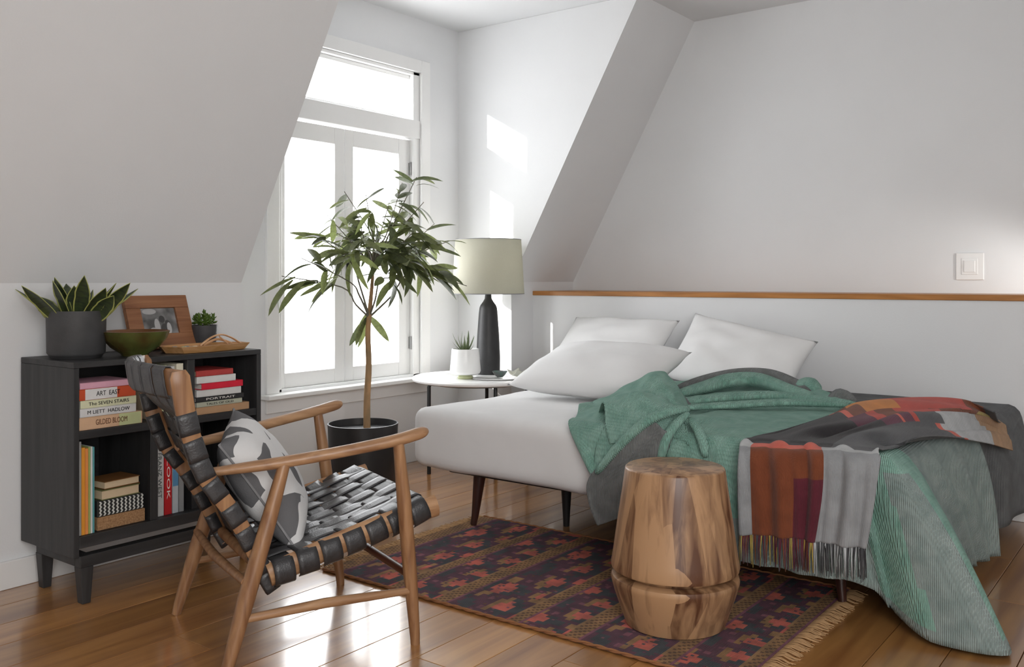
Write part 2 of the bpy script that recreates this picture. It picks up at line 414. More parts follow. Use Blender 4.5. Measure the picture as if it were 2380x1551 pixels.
# ------------------------------------------------------------------ books
def book(name, label, cat, x, y, z, w, d, t, cover, pages=M_paperw, rot=0., upright=False, text=None, tcol=M_ink, lean=0., group=None, panels=(), soft=False, tfit=.8):
    """flat: spine faces -Y, w along X, d along Y, t thick. upright: t along X, w is the height"""
    r = thing(name, label, cat, (x, y, z), rot, group)
    if upright: R = Matrix.Rotation(lean, 4, 'Y') @ Matrix(((0, 0, 1, 0), (0, 1, 0, 0), (-1, 0, 0, w), (0, 0, 0, 1)))
    else: R = Matrix.Identity(4)
    c = .0025
    b = MB()
    b.box((0, 0, 0), (w, d, c)); b.box((0, 0, t-c), (w, d, t)); b.box((0, 0, c), (w, c*1.4, t-c))
    o = obj('cover', b, cover, r, bevel=.0006, seg=1); o.matrix_local = R
    p = obj('pages', MB().box((c, c*1.4, c), (w-c, d-.004, t-c)), pages, r); p.matrix_local = R
    for (a, e, mm) in panels:
        q = obj('spine_panel', MB().box((w*a, -.0006, .001), (w*e, .0004, t-.001)), mm, r); q.matrix_local = R
    if text:
        Mt = R @ Matrix.Translation((w*.5, -.0012, t*.5)) @ Matrix.Rotation(PI/2, 4, 'X')
        lettering(text, t*.62, Mt, tcol, r, fit=w*tfit)
    return r
C = lambda n, h, r=.55: mat(n, h, r, .03, 20)
zs = .5908
stack = [
 ('GILDED BLOOM', .230, .043, C('tan_cover', 'd9b391'), 'thick tan book at the bottom of the left shelf stack', M_paper, C('brown_ink', '6b4630'), (('g', .62, .98),), .5),
 ('M LIETT  HADLOW', .205, .029, C('pale_cover', 'dedede'), 'white book with serif title, above the tan book at the left', M_paperw, M_ink, (), .75),
 ('The SEVEN STAIRS', .205, .027, C('cream_cover', 'dfe0bd'), 'pale cream book titled The Seven Stairs in the left stack', M_paperw, M_ink, (), .72),
 ('ART  EAST', .205, .038, C('orange_cover', 'c9502a'), 'orange and white art book second from the top of the left stack', M_paperw, M_ink, (('w', .1, .66),), .42),
 (None, .190, .021, C('pink_cover', 'dba6b8'), 'thin pink book on top of the left shelf stack', M_paperw, M_ink, (), .5)]
z = zs
for i, (tx, wd, th, cv, lb, pg, tc, pan, tf) in enumerate(stack):
    pans = [(a, e, C('white_panel', 'dededd') if k == 'w' else C('green_panel', 'c3cb98')) for k, a, e in pan]
    bk = book('book', lb, 'book', 1.588+.002*(i % 3), CY_A+.012, z, wd, .17, th, cv, pg, rot=random.uniform(-.01, .02), text=tx, tcol=tc, panels=pans, group='books lying in the left shelf stack', tfit=tf)
    z += th+.0006
stack = [
 (.240, .028, C('light_tan_cover', 'b9936f'), 'wide tan book at the bottom of the right shelf stack', M_paper, None),
 (.205, .018, C('olive_white_cover', 'b9bba8'), 'grey green book above the wide tan book on the right', M_paperw, 'TALES OF OLD'),
 (.215, .019, C('black_cover', '2c2c2d'), 'black book in the middle of the right shelf stack', M_paperw, 'PORTRAIT'),
 (.200, .026, C('white_cover2', 'd6d6d4'), 'white paperback between the black and the red book', M_paperw, None),
 (.190, .024, C('red_cover', 'd81f3a'), 'bright red book in the right shelf stack', M_paperw, None),
 (.175, .026, C('white_cover3', 'dcdcd9'), 'white book just under the top book on the right', M_paperw, None),
 (.165, .022, C('brick_cover', 'b4403c'), 'brick red book on top of the right shelf stack', M_paper, None)]
z = zs
for i, (wd, th, cv, lb, pg, tx) in enumerate(stack):
    book('book', lb, 'book', 2.036+(.022 if i == 4 else .002*(i % 2)), CY_A+.010+(.0 if i != 4 else -.004), z, wd, .17, th, cv, pg, rot=.03*(i == 4), text=tx, tcol=M_inkw if i == 2 else M_ink, group='books lying in the right shelf stack', tfit=.6)
    z += th+.0006
# upright books behind the chair in the upper left bay
for k, (cc, tt, hh, lb) in enumerate((('efe9d2', .028, .200, 'cream upright book nearest the divider'), ('d9d9d6', .022, .192, 'light grey upright book beside the cream one'), ('c9cfa6', .020, .198, 'pale green upright book in the upper left bay'), ('b8a58d', .024, .185, 'beige upright book nearest the lying stack'))):
    xk = 1.990-.030*(k+1)
    book('book', lb, 'book', xk, CY_A+.02, zs, hh, .16, tt, C('up_cover%d' % k, cc), upright=True, group='upright books in the upper bay')
# lower left bay: thin magazines standing
mc = [('9b9b9a', .010, .318), ('e49a34', .012, .296), ('e59350', .010, .292), ('a4b06a', .007, .296), ('dcdcda', .006, .296), ('5fa3a8', .006, .294)]
nm = ['grey magazine standing against the shelf side', 'amber magazine standing beside the grey one', 'orange magazine in the standing row', 'green magazine in the standing row', 'white magazine in the standing row', 'teal spined magazine at the right end of the row']
xk = 1.585
for k, (cc, tt, hh) in enumerate(mc):
    book('magazine', nm[k], 'magazine', xk, CY_A+.012, .236, hh, .2, tt, C('mag%d' % k, cc), upright=True, group='magazines standing in the lower left bay')
    xk += tt+.001
# boxes and paperbacks
M_cork = mat('cork', 'b08a63', .9, .25, 160, .4, 200, col2='8c6746')
ck = thing('cork_box', 'flat cork box at the bottom of the lower left bay', 'box', (1.655, CY_A+.018, .236))
obj('body', MB().box((0, 0, 0), (.178, .17, .046)), M_cork, ck, bevel=.003)
zb = thing('patterned_box', 'box woven in black and white zigzags on top of the cork box', 'box', (1.655, CY_A+.02, .2825))
Z1, Z2 = C('zig_black', '2a2b2b'), C('zig_white', 'd0d2cc')
obj('body', MB().box((0, 0, 0), (.172, .165, .056)), Z1, zb, bevel=.003)
b = MB()
for r_ in range(11):
    x = .004+r_*.0155
    pts = [(x+(.0045 if k % 2 else -.0005)+.002, -.0012, .003+k*.0063) for k in range(9)]
    for k in range(8):
        (xa, yv, za), (xb, _, zb2) = pts[k], pts[k+1]
        b.add([(xa, yv, za), (xa+.006, yv, za), (xb+.006, yv, zb2), (xb, yv, zb2)], [(0, 1, 2, 3)])
obj('zigzag_weave', b, Z2, zb, solid=.0008, kind='stuff')
book('book', 'thick paperback with tan page edges lying on the zigzag box', 'book', 1.660+.150, CY_A+.142, .339, .145, .12, .034, C('olive_cover', '6f7244'), M_paper, rot=PI+.04, group='paperbacks on the zigzag box')
for o in [bpy.data.objects[-1]] if False else []: pass
book('book', 'curled brown paperback on top of the thick paperback', 'book', 1.664+.146, CY_A+.142, .3745, .138, .115, .027, C('brown_cover', '7a5128'), M_paper, rot=PI+.07, group='paperbacks on the zigzag box')
# lower right bay: tall art magazines
xk = 1.880
for k, (cc, tt, hh, tx, tc, lb, pan) in enumerate((
    ('c4c4c3', .034, .300, 'FRANZ WEST', C('grey_ink', '4f5553'), 'tall pale grey art book titled Franz West, standing', ()),
    ('c02026', .030, .262, 'LOOK', M_inkw, 'red book with white letters standing beside the pale art book', ()),
    ('b9c0c6', .024, .250, 'ISSN', M_ink, 'grey blue magazine standing right of the red book', ((.35, .6, 'b'),)),
    ('8f9294', .020, .240, None, M_ink, 'dark grey magazine standing at the right of the row', ()))):
    pans = [(a, e, C('blue_panel', '5b93bd')) for a, e, _ in pan]
    book('book', lb, 'book', xk, CY_A+.03, .236, hh, .19, tt, C('tall_cover%d' % k, cc), upright=True, text=tx, tcol=tc, panels=pans, group='art books standing in the lower right bay', tfit=.55)
    xk += tt+.003
for k in range(2):
    book('book', ['black upright book in the dark right end of the lower bay', 'charcoal upright book behind the chair in the lower bay'][k], 'book', xk+.03+.03*k, CY_A+.03, .236, .25, .18, .026, C('dk_cover%d' % k, ['2b2b2d', '3a3536'][k]), upright=True, group='dark books in the lower right bay')

# ------------------------------------------------------------------ things on the bookshelf
zt = CZ_B
def leaf_blade(L, W, bend=.3, fold=.15, n=8, tipw=.0, cup=0., twist=0.):
    """blade along +X, bending down to -Z; returns grid rows"""
    P = []
    for i in range(n+1):
        t = i/n; x = L*t; z = -bend*L*t*t
        wv = W*(math.sin(PI*min(1, (t*.92+.06)))**.75)*(1 if t < .97 else .25)
        if i == n: wv = .0004
        tw = twist*t
        P.append([(x, -wv*math.cos(tw), z+fold*wv-wv*math.sin(tw)), (x, 0, z), (x, wv*math.cos(tw), z+fold*wv+wv*math.sin(tw))])
    return P
# snake plant
sp = thing('snake_plant', 'snake plant with yellow edged dark leaves in a cylindrical charcoal pot', 'plant', (1.668, 3.205, zt+.0005))
obj('pot', MB().lathe([(0, .012), (.090, .012), (.096, .02), (.0985, .168), (.0955, .168), (.093, .14), (0, .14)], n=40), mat('charcoal_pot', '454546', .6, .06, 20, .15, 80), sp, smooth=True)
obj('saucer', MB().lathe([(0, 0), (.082, 0), (.088, .012), (0, .012)], n=36), mat('charcoal_saucer', '333334', .5), sp, smooth=True)
obj('soil', MB().lathe([(0, .146), (.05, .147), (.0935, .143)], n=24), M_soil, sp, smooth=True)
random.seed(21)
def snake_leaf(L, W):
    n = 10; P = []
    for i in range(n+1):
        t = i/n
        wv = W*(.55+.45*math.sin(PI*min(1, t*1.25+.05)) if t < .55 else (1-((t-.55)/.45)**1.6))
        wv = max(wv, .0006)
        zc_ = .0
        row = []
        for q in (-1, -.86, -.4, 0, .4, .86, 1):
            row.append((q*wv, .35*wv*q*q+.18*L*t*t, L*t))
        P.append(row)
    b = MB().grid(P, mi=lambda i, j: 1 if j in (0, 5) else 0)
    return b
sl = []
for (L, W_) in ((.185, .028), (.16, .033), (.13, .031)):
    o = obj('leaf', snake_leaf(L, W_), [M_snake, M_snakeedge], sp, smooth=2, solid=.002); sl.append(o)
k = 0
for i in range(17):
    a = 2*PI*i/17*1.0+random.uniform(-.2, .2); rr = random.choice((.015, .035, .055, .068))
    tilt = .12+rr*9+random.uniform(-.08, .1)
    m = Matrix.Translation((rr*math.cos(a), rr*math.sin(a), .135)) @ Matrix.Rotation(a-PI/2, 4, 'Z') @ Matrix.Rotation(-tilt, 4, 'X') @ Matrix.Rotation(random.uniform(-.9, .9), 4, 'Z')
    if i < 3: sl[i].matrix_local = m
    else: dup(sl[i % 3], sp, m)
# picture frame
fr = thing('picture_frame', 'wide wooden picture frame with a black and white photograph, leaning on the wall', 'picture frame', (1.925, 3.268, zt+.0085))
fw, fh, fb_ = .275, .222, .062
M_fr = wood('frame_wood', '9a6a48', '7b4e31', 'X', .5, 2)
Rf = Matrix.Rotation(-.36, 4, 'X')
ft = .022
b = MB()
for a, c in (((0, 0), (fw, fb_)), ((0, fh-.052), (fw, fh)), ((0, fb_), (fb_, fh-.052)), ((fw-fb_, fb_), (fw, fh-.052))):
    b.box((a[0], 0, a[1]), (c[0], ft, c[1]))
o = obj('frame', b, M_fr, fr, bevel=.0015, seg=1); o.matrix_local = Rf
Mg = mat('photo_print', 'a2a2a2', .5, .3, 14, col2='3c3c3c')
o = obj('photograph', MB().box((fb_, .010, fb_), (fw-fb_, .014, fh-.052)), Mg, fr); o.matrix_local = Rf
pb = MB()
def blob(cx, cz, rx, rz, y=.0094, n=18):
    pb.add([(cx, y, cz)]+[(cx+rx*math.cos(2*PI*k/n), y, cz+rz*math.sin(2*PI*k/n)) for k in range(n)], [(0, 1+(k+1) % n, 1+k) for k in range(n)])
cxp, czp = fw/2, fb_
blob(cxp+.012, czp+.062, .013, .015); blob(cxp+.034, czp+.045, .011, .013); blob(cxp+.02, czp+.022, .018, .022)
o = obj('photo_dark_shapes', pb, mat('photo_black', '232323', .5), fr); o.matrix_local = Rf
pb = MB()
blob(cxp-.036, czp+.095, .03, .012, .0096); blob(cxp-.012, czp+.035, .012, .030, .0093); blob(cxp+.038, czp+.024, .010, .024, .0092); blob(cxp-.030, czp+.018, .016, .010, .0091)
o = obj('photo_light_shapes', pb, mat('photo_white', 'b9b9b9', .5), fr); o.matrix_local = Rf
o = obj('photo_glass', MB().box((fb_, .006, fb_), (fw-fb_, .0075, fh-.052)), M_glass, fr); o.matrix_local = Rf
o = obj('easel_back', MB().box((fw*.4, ft, .01), (fw*.6, ft+.004, fh*.8)), M_frame_dark, fr); o.matrix_local = Rf
# green bowl
gb = thing('bowl', 'shallow glazed bowl, green outside and brown within, in front of the picture frame', 'bowl', (1.848, 3.13, zt+.0005))
M_bowl = mat('green_glaze', '566330', .25, .25, 9, col2='4a3a1e', spec=.6)
M_bowlin = mat('brown_glaze', '70492a', .3, .15, 9)
obj('body', MB().lathe([(0, 0), (.045, 0), (.05, .008), (.085, .032), (.11, .062), (.121, .090)], n=48), M_bowl, gb, smooth=True)
obj('inside', MB().lathe([(.121, .090), (.117, .091), (.104, .064), (.08, .038), (.04, .016), (0, .012)], n=48), M_bowlin, gb, smooth=True)
# succulent
def rosette(parent, rows, m, z0, w0=.009):
    pr = None
    for (n, L, tilt, ph, h) in rows:
        for i in range(n):
            a = 2*PI*i/n+ph
            mt = Matrix.Translation((0, 0, z0+h)) @ Matrix.Rotation(a, 4, 'Z') @ Matrix.Rotation(-tilt, 4, 'Y') @ Matrix.Scale(L, 4)
            if pr is None:
                P = []
                for q in range(6):
                    t = q/5; wv = .17*math.sin(PI*(.18+.80*t))+.002
                    P.append([(t, -wv, .10*wv), (t, -wv*.5, -.25*wv), (t, wv*.5, -.25*wv), (t, wv, .10*wv), (t, 0, .5*wv), (t, -wv, .10*wv)])
                pr = obj('leaf', MB().grid(P), m, parent, smooth=2); pr.matrix_local = mt
            else: dup(pr, parent, mt)
sc = thing('succulent_plant', 'small green succulent in a dark grey pot at the right of the frame', 'plant', (2.245, 3.285, zt+.0005))
obj('pot', MB().lathe([(0, 0), (.044, 0), (.047, .006), (.052, .092), (.049, .092), (.047, .08), (0, .08)], n=32), mat('slate_pot', '3f3f42', .6, .08, 30, .1), sc, smooth=True)
obj('soil', MB().lathe([(0, .084), (.047, .082)], n=20), M_soil, sc)
random.seed(5)
Ms = mat('jade_leaf', '5f7a30', .4, .2, 20, col2='3c5420')
pr = None
for cl in range(9):
    a = cl*2.4; r0 = 0 if cl == 0 else .028+.007*(cl % 2)
    for lv in range(3):
        for q in range(5):
            mt = Matrix.Translation((r0*math.cos(a), r0*math.sin(a), .105+.012*lv-(.010 if cl else -.006)+.01*random.random())) @ Matrix.Rotation(q*1.256+lv*.6+cl, 4, 'Z') @ Matrix.Rotation(-.35-.35*lv, 4, 'Y') @ Matrix.Scale(.022-.003*lv, 4)
            if pr is None:
                P = [[(t/4, math.cos(f*PI/3)*.30*math.sin(PI*(.15+.8*t/4)), math.sin(f*PI/3)*.16*math.sin(PI*(.15+.8*t/4))) for f in range(7)] for t in range(5)]
                pr = obj('leaf', MB().grid(P), Ms, sc, smooth=2); pr.matrix_local = mt
            else: dup(pr, sc, mt)
st = MB()
for cl in range(9):
    a = cl*2.4; r0 = 0 if cl == 0 else .028+.007*(cl % 2)
    st.tube([(r0*.4*math.cos(a), r0*.4*math.sin(a), .082), (r0*math.cos(a), r0*math.sin(a), .125)], .0035, 6)
obj('stem', st, Ms, sc, smooth=True)
# wooden serving board with objects
tb = thing('serving_board', 'light wooden faceted serving board on the right end of the bookshelf top', 'tray', (0, 0, zt))
M_board = wood('board_wood', 'c4976b', 'a3763f', 'X', .5, 2)
outl = [(1.945, 3.12), (1.985, 3.045), (2.10, 3.035), (2.315, 3.075), (2.325, 3.15), (2.2, 3.215), (1.98, 3.2)]
cxx = sum(p[0] for p in outl)/7; cyy = sum(p[1] for p in outl)/7
n = 7
outs = [(cxx+(p[0]-cxx)*.88, cyy+(p[1]-cyy)*.88, .0005) for p in outl]+[(p[0], p[1], .026) for p in outl]+[(cxx+(p[0]-cxx)*.93, cyy+(p[1]-cyy)*.90, .026) for p in outl]+[(cxx+(p[0]-cxx)*.89, cyy+(p[1]-cyy)*.86, .016) for p in outl]
fs = [tuple(range(n))[::-1]]+[(k*n+i, k*n+(i+1) % n, (k+1)*n+(i+1) % n, (k+1)*n+i) for k in range(3) for i in range(n)]+[tuple(range(3*n, 4*n))]
obj('board', MB().add(outs, fs), M_board, tb, bevel=.0015, seg=1)
br = thing('wooden_arch', 'bent pale wooden arch lying on the serving board', 'ornament', (0, 0, zt+.0165))
M_pale = wood('pale_wood', 'dcb48d', 'c4956a', 'X', .6, 2)
P = crom([(2.10, 3.10, .006), (2.15, 3.105, .034), (2.20, 3.11, .045), (2.25, 3.115, .032), (2.30, 3.12, .006)], 5)
obj('arch', MB().tube(P, .007, 8, flat=.5, up=(0, 0, 1)), M_pale, br, smooth=True)
P = crom([(2.13, 3.125, .006), (2.20, 3.13, .026), (2.27, 3.135, .006)], 6)
obj('inner_arch', MB().tube(P, .005, 8), M_pale, br, smooth=True)
obj('strut', MB().tube([(2.20, 3.12, .038), (2.245, 3.125, .006)], .003, 6), M_pale, br, smooth=True)
random.seed(9)
pe = None
for k, (px_, py_) in enumerate(((2.03, 3.10), (2.055, 3.12), (2.075, 3.095), (2.045, 3.075), (2.01, 3.13))):
    o = obj('pebble', MB().lathe([(0, -.35), (.7, -.3), (1, 0), (.7, .3), (0, .35)], n=14), [C('pebble_green', 'a9b48a'), C('pebble_grey', '8e8e8d'), C('pebble_cream', 'd8c7ac')][k % 3], None, smooth=2)
    o.location = (px_, py_, zt+.0165+.0042); o.scale = (.012, .009, .012)
    tag(o, ['green pebble at the left of the wooden arch', 'grey pebble near the middle of the serving board', 'cream pebble nearest the wooden arch', 'green pebble nearest the front of the serving board', 'grey pebble at the far left of the serving board'][k], 'pebble', 'pebbles on the serving board')

# ------------------------------------------------------------------ armchair
HD = -.3806
ch = thing('armchair', 'teak lounge chair with black woven leather straps, standing in front of the bookshelf', 'armchair', (1.888, 2.305, 0), HD)
def W(u, w, z): return Vector((u, -w, z))     # u forward, w towards the camera side
def rod(name, pts, rads, m=M_teakz, flat=1., n=14, up=None): return obj(name, MB().tube(pts, rads, n, flat=flat, up=up), m, ch, smooth=True)
for s in (1, -1):
    # front and rear legs
    rod('leg', [W(.285, .317*s, 0), W(.283, .318*s, .03), W(.262, .330*s, .22), W(.235, .344*s, .45), W(.212, .355*s, .628)], [.014, .0155, .021, .0215, .016])
    rod('leg', [W(-.285, .313*s, 0), W(-.277, .312*s, .03), W(-.220, .302*s, .22), W(-.155, .290*s, .42), W(-.105, .282*s, .584)], [.014, .0165, .0245, .0225, .017])
    arm = [W(-.300, .225*s, .566), W(-.23, .245*s, .572), W(-.10, .282*s, .585), W(.05, .325*s, .606), W(.20, .352*s, .628), W(.27, .358*s, .642), W(.305, .358*s, .650)]
    rod('armrest', crom(arm, 4), [lerp(.015, .021, sstep(0, 8, i)) if i < 12 else lerp(.021, .0225, sstep(12, 18, i)) if i < 20 else lerp(.0225, .010, ((i-20)/4)**2) for i in range(25)], M_teak, flat=.82, up=(0, 0, 1))
    # low side stretcher
    rod('stretcher', [W(-.236, .305*s, .168), W(0, .318*s, .176), W(.255, .331*s, .170)], [.011, .0145, .011], M_teak, flat=1)
    # seat side rail
    sr = [W(-.150, .275*s, .268), W(.02, .278*s, .318), W(.17, .28*s, .358), W(.372, .283*s, .401)]
    b = MB().tube(crom(sr, 5), .030, 4, flat=1.)
    obj('seat_rail', MB().tube(crom(sr, 5), [.034]*16, 12, flat=.62, up=(0, 1, 0)), M_teak, ch, smooth=True)
rod('stretcher', [W(-.222, .30, .268), W(-.235, 0, .268), W(-.222, -.30, .268)], [.011, .0145, .011], M_teakz, up=(0, 0, 1))
rod('stretcher', [W(.262, .325, .215), W(.262, -.325, .215)], .013, wood('stretcher_dark', '6b3f2c', '4a281c', 'Y', .4, 2), up=(0, 0, 1))
rod('seat_crossbar', [W(.322, .282, .388), W(.322, -.282, .388)], .017, M_teakz, up=(0, 0, 1))
rod('seat_crossbar', [W(-.150, .27, .268), W(-.150, -.27, .268)], .017, M_teakz, up=(0, 0, 1))
# leather weave: seat
def seat_pt(a, w_):      # a 0 back .. 1 front
    z_ = lerp(.268, .395, a)+.014*math.sin(a*PI)*.0; u_ = lerp(-.150, .330, a)
    sag = .020*math.sin(a*PI)*math.cos(w_/.29*PI/2)
    return Vector((u_, -w_, z_+.034-sag+.004))
def ribbon(name, centre, side, half, m=M_leather, thick=.0032):
    P = []
    for c_, s_ in zip(centre, side):
        P.append([c_-s_*half, c_-s_*half*.5, c_+s_*half*.5, c_+s_*half])
    return obj(name, MB().grid(P), m, ch, smooth=2, solid=thick)
NT = 7; NL = 8
for i in range(NT):       # across, wrapping the side rails
    a = (i+.5)/NT; cen = []
    fwd = (seat_pt(min(1, a+.02), 0)-seat_pt(max(0, a-.02), 0)); fwd.normalize(); nrm = Vector((-fwd.z, 0, fwd.x))
    for k in range(5):    # wrap under on the near side
        th = PI*(1.15-k*.165); cen.append(seat_pt(a, .284)-nrm*.036+Vector((0, -1, 0))*.026*math.sin(th)+nrm*(-.037)*math.cos(th)*1.0)
    cen = []
    for sgn in (1, -1):
        wr = []
        for k in range(7):
            th = -PI*.45+k*(PI*.95)/6
            wr.append(seat_pt(a, .281*sgn)-nrm*.038+Vector((0, -sgn, 0))*.027*math.cos(th)+nrm*.0385*math.sin(th))
        if sgn == 1: cen += wr; 
        else: back = wr[::-1]
    for k in range(1, 33):
        wv = lerp(.268, -.268, k/33); ph = (wv+.28)/.56*NL
        over = math.cos((ph-.5+ (i % 2))*PI)
        cen.append(seat_pt(a, wv)+nrm*(.0017*math.tanh(3*over)))
    cen += back
    side = [fwd]*len(cen)
    ribbon('seat_strap', cen, side, .0300, thick=.0022)
for j in range(NL):       # front to back, wrapping the front bar
    wv = lerp(-.245, .245, (j+.5)/NL); cen = []; side = []
    for k in range(41):
        a = k/40*.985+.01; ph = a*NT
        over = -math.cos((ph-.5+(j % 2))*PI)
        fwd = (seat_pt(min(1, a+.02), wv)-seat_pt(max(0, a-.02), wv)).normalized(); nrm = Vector((-fwd.z, 0, fwd.x))
        cen.append(seat_pt(a, wv)+nrm*(.0017*math.tanh(3*over)))
    e = seat_pt(1, wv)
    for (du, dz) in ((.008, -.004), (.016, -.018), (.018, -.036), (.008, -.052), (-.01, -.060)): cen.append(e+Vector((du, 0, dz)))
    ribbon('seat_strap', cen, [Vector((0, 1, 0))]*len(cen), .0292, M_leather2, thick=.0022)
# leather weave: back.  Deep rails, straps wrapped round them, the panel carried on their front edge
bp_ = crom([W(-.395, 0, .858), W(-.372, 0, .722), W(-.345, 0, .626), W(-.315, 0, .555), W(-.248, 0, .455), W(-.198, 0, .36), W(-.153, 0, .262), W(-.138, 0, .235)], 8)
def back_fr(a):
    f_ = a*(len(bp_)-1); i = min(int(f_), len(bp_)-2); p = bp_[i].lerp(bp_[i+1], f_-i); q = (bp_[min(i+2, len(bp_)-1)]-bp_[max(i-1, 0)]).normalized()
    n_ = Vector((q.z, 0, -q.x))
    if n_.x > 0: n_ = -n_
    return p, q, n_
wat = lambda a: lerp(.288, .258, a)
for s in (1, -1):
    m = MB(); o_ = 0; NSEG = 40
    for k in range(NSEG+1):
        a = k/NSEG; p, q, n_ = back_fr(a); hw, hn = .0115, lerp(.026, .020, a)
        if k == 0: hw, hn = .006, .018
        c = p+Vector((0, -s*wat(a), 0)); y_ = Vector((0, 1, 0))
        for (cy_, cn_) in ((-1, -.7), (-1, .7), (-.6, 1), (.6, 1), (1, .7), (1, -.7), (.6, -1), (-.6, -1)):
            m.v.append(tuple(c+y_*hw*cy_+n_*hn*cn_))
    for k in range(NSEG):
        for e in range(8): m.f.append((k*8+e, k*8+(e+1) % 8, (k+1)*8+(e+1) % 8, (k+1)*8+e)); m.mi.append(0)
    m.f.append(tuple(range(8))); m.f.append(tuple(range(NSEG*8, NSEG*8+8))[::-1]); m.mi += [0, 0]
    obj('back_rail', m, M_teakz, ch, smooth=True)
NB = 8; NV = 8
for i in range(NB):
    a = lerp(.10, .95, (i+.5)/NB); p, q, n_ = back_fr(a); wv = wat(a); hn = lerp(.026, .020, a)+.0022
    def ring(sg):
        y_ = Vector((0, -sg, 0)); c = p+y_*wv; e = .0138
        return [c-y_*e-n_*(hn), c+y_*(e*.7)-n_*hn, c+y_*e-n_*(hn*.8), c+y_*e+n_*(hn*.8), c+y_*(e*.7)+n_*hn, c-y_*(e*.7)+n_*hn, c-y_*e+n_*(hn*.8), c-y_*e-n_*(hn*.55)]
    rn, rf = ring(1), ring(-1)
    mid = [p+Vector((0, -lerp(wv-.016, -wv+.016, k/24), 0))-n_*(hn-.002+.0022*math.cos((k/24*NV-.5+i % 2)*PI)) for k in range(1, 24)]
    cen = rn[::-1]+mid+rf
    ribbon('back_strap', cen, [q]*len(cen), .0300, thick=.0024)
topz = lambda w_: W(-.388-.078*math.cos(w_/.285*PI/2)**1.0, w_, .842+.006*math.cos(w_/.285*PI/2))
tb2 = MB()
for k in range(25):       # curved top yoke, a bent board
    w_ = lerp(.285, -.285, k/24); c = topz(w_)
    for (dx, dz_) in ((-.009, .012), (-.004, .018), (.004, .018), (.009, .012), (.011, -.050), (.006, -.056), (-.005, -.056), (-.008, -.050)): tb2.v.append(tuple(c+Vector((dx+.25*(-dz_)*.5, 0, dz_))))
for k in range(24):
    for e in range(8): tb2.f.append((k*8+e, k*8+(e+1) % 8, (k+1)*8+(e+1) % 8, (k+1)*8+e)); tb2.mi.append(0)
tb2.f += [tuple(range(8)), tuple(range(192, 200))[::-1]]; tb2.mi += [0, 0]
obj('top_rail', tb2, M_teakz, ch, smooth=True)
for j in range(NV):
    wv = lerp(-.238, .238, (j+.5)/NV); c = topz(wv); cen = []
    for (dx, dz_) in ((-.004, -.064), (-.0095, -.056), (-.012, -.03), (-.0125, 0), (-.0125, .012), (-.006, .0205), (.006, .0205), (.0115, .012), (.014, -.02), (.015, -.034)):
        cen.append(c+Vector((dx+.25*(-dz_)*.5, 0, dz_)))
    for k in range(1, 44):
        a = .06+k/43*.76; p0, q0, n0 = back_fr(a); hn = lerp(.026, .020, a)
        kk = sstep(.05, .22, a)
        tgt = p0+Vector((0, -wv, 0))-n0*(hn+.0022*math.cos(((a-.10)/.70*NB-.5+(j+1) % 2)*PI)*-1)
        if kk < 1: tgt = (cen[8]+(Vector((0, 0, -1))*.0)).lerp(tgt, kk) if k < 2 else tgt.lerp(Vector((lerp(cen[8].x, tgt.x, kk), -wv, tgt.z)), 1)
        cen.append(tgt)
    cen = [Vector((p.x, -wv, p.z)) for p in cen]
    tg = (topz(wv-.01)-topz(wv+.01)).normalized(); Yv = Vector((0, 1, 0))
    sd_ = [tg]*10+[tg.lerp(Yv, sstep(0, 10, k)).normalized() for k in range(len(cen)-10)]
    ribbon('back_strap', cen, sd_, .0280, M_leather2, thick=.0024)

# cushion with grey and white figured cloth
def pillow_mesh(a, b, t, n=28, pinch=.12, seed=0, wr=.006):
    m = MB(); rows = []
    for side in (1, -1):
        P = []
        for i in range(n+1):
            r_ = []
            for j in range(n+1):
                x = -1+2*i/n; y = -1+2*j/n
                sx = x*(1-pinch*(1-abs(y)**2)*abs(x)**3*.6); sy = y*(1-pinch*(1-abs(x)**2)*abs(y)**3*.6)
                h = ((1-abs(x)**2.6)*(1-abs(y)**2.6))**.55
                z_ = side*t*h+wr*nz(x*2.2+seed, y*2.2, side*3)*h*2
                r_.append((sx*a, sy*b, z_))
            P.append(r_)
        m.grid(P)
    return m
def weld(o, d=.0005):
    bm = bmesh.new(); bm.from_mesh(o.data); bmesh.ops.remove_doubles(bm, verts=bm.verts, dist=d); bmesh.ops.recalc_face_normals(bm, faces=bm.faces); bm.to_mesh(o.data); bm.free()
Mc = mat('figured_cloth', 'd8d8d8', .9, .02, 5, .2, 200, spec=.15)
_n = Mc.node_tree.nodes; _l = Mc.node_tree.links
tcn = _n.new('ShaderNodeTexCoord'); vo = _n.new('ShaderNodeTexVoronoi'); vo.feature = 'DISTANCE_TO_EDGE'; vo.inputs['Scale'].default_value = 7.5; vo.inputs['Randomness'].default_value = .8
nn = _n.new('ShaderNodeTexNoise'); nn.inputs['Scale'].default_value = 5; mx = _n.new('ShaderNodeMixRGB'); mx.inputs[0].default_value = .12
_l.new(tcn.outputs['Object'], nn.inputs[0]); _l.new(tcn.outputs['Object'], mx.inputs[1]); _l.new(nn.outputs['Color'], mx.inputs[2]); _l.new(mx.outputs[0], vo.inputs[0])
rp = _n.new('ShaderNodeValToRGB'); rp.color_ramp.interpolation = 'CONSTANT'
rp.color_ramp.elements[0].color = (*lin('d9d9d9'), 1); rp.color_ramp.elements[1].position = .14; rp.color_ramp.elements[1].color = (*lin('6a6a6c'), 1)
_l.new(vo.outputs['Distance'], rp.inputs[0]); _l.new(rp.outputs[0], _n['Principled BSDF'].inputs['Base Color'])
cu = thing('cushion', 'grey and white patterned cushion leaning on the back of the armchair', 'cushion', (0, 0, 0))
o = obj('cover', pillow_mesh(.205, .205, .085, 30, .15, 2), Mc, cu, smooth=2); weld(o)
ed = MB()
per = [(-1, -1), (1, -1), (1, 1), (-1, 1), (-1, -1)]
pp = []
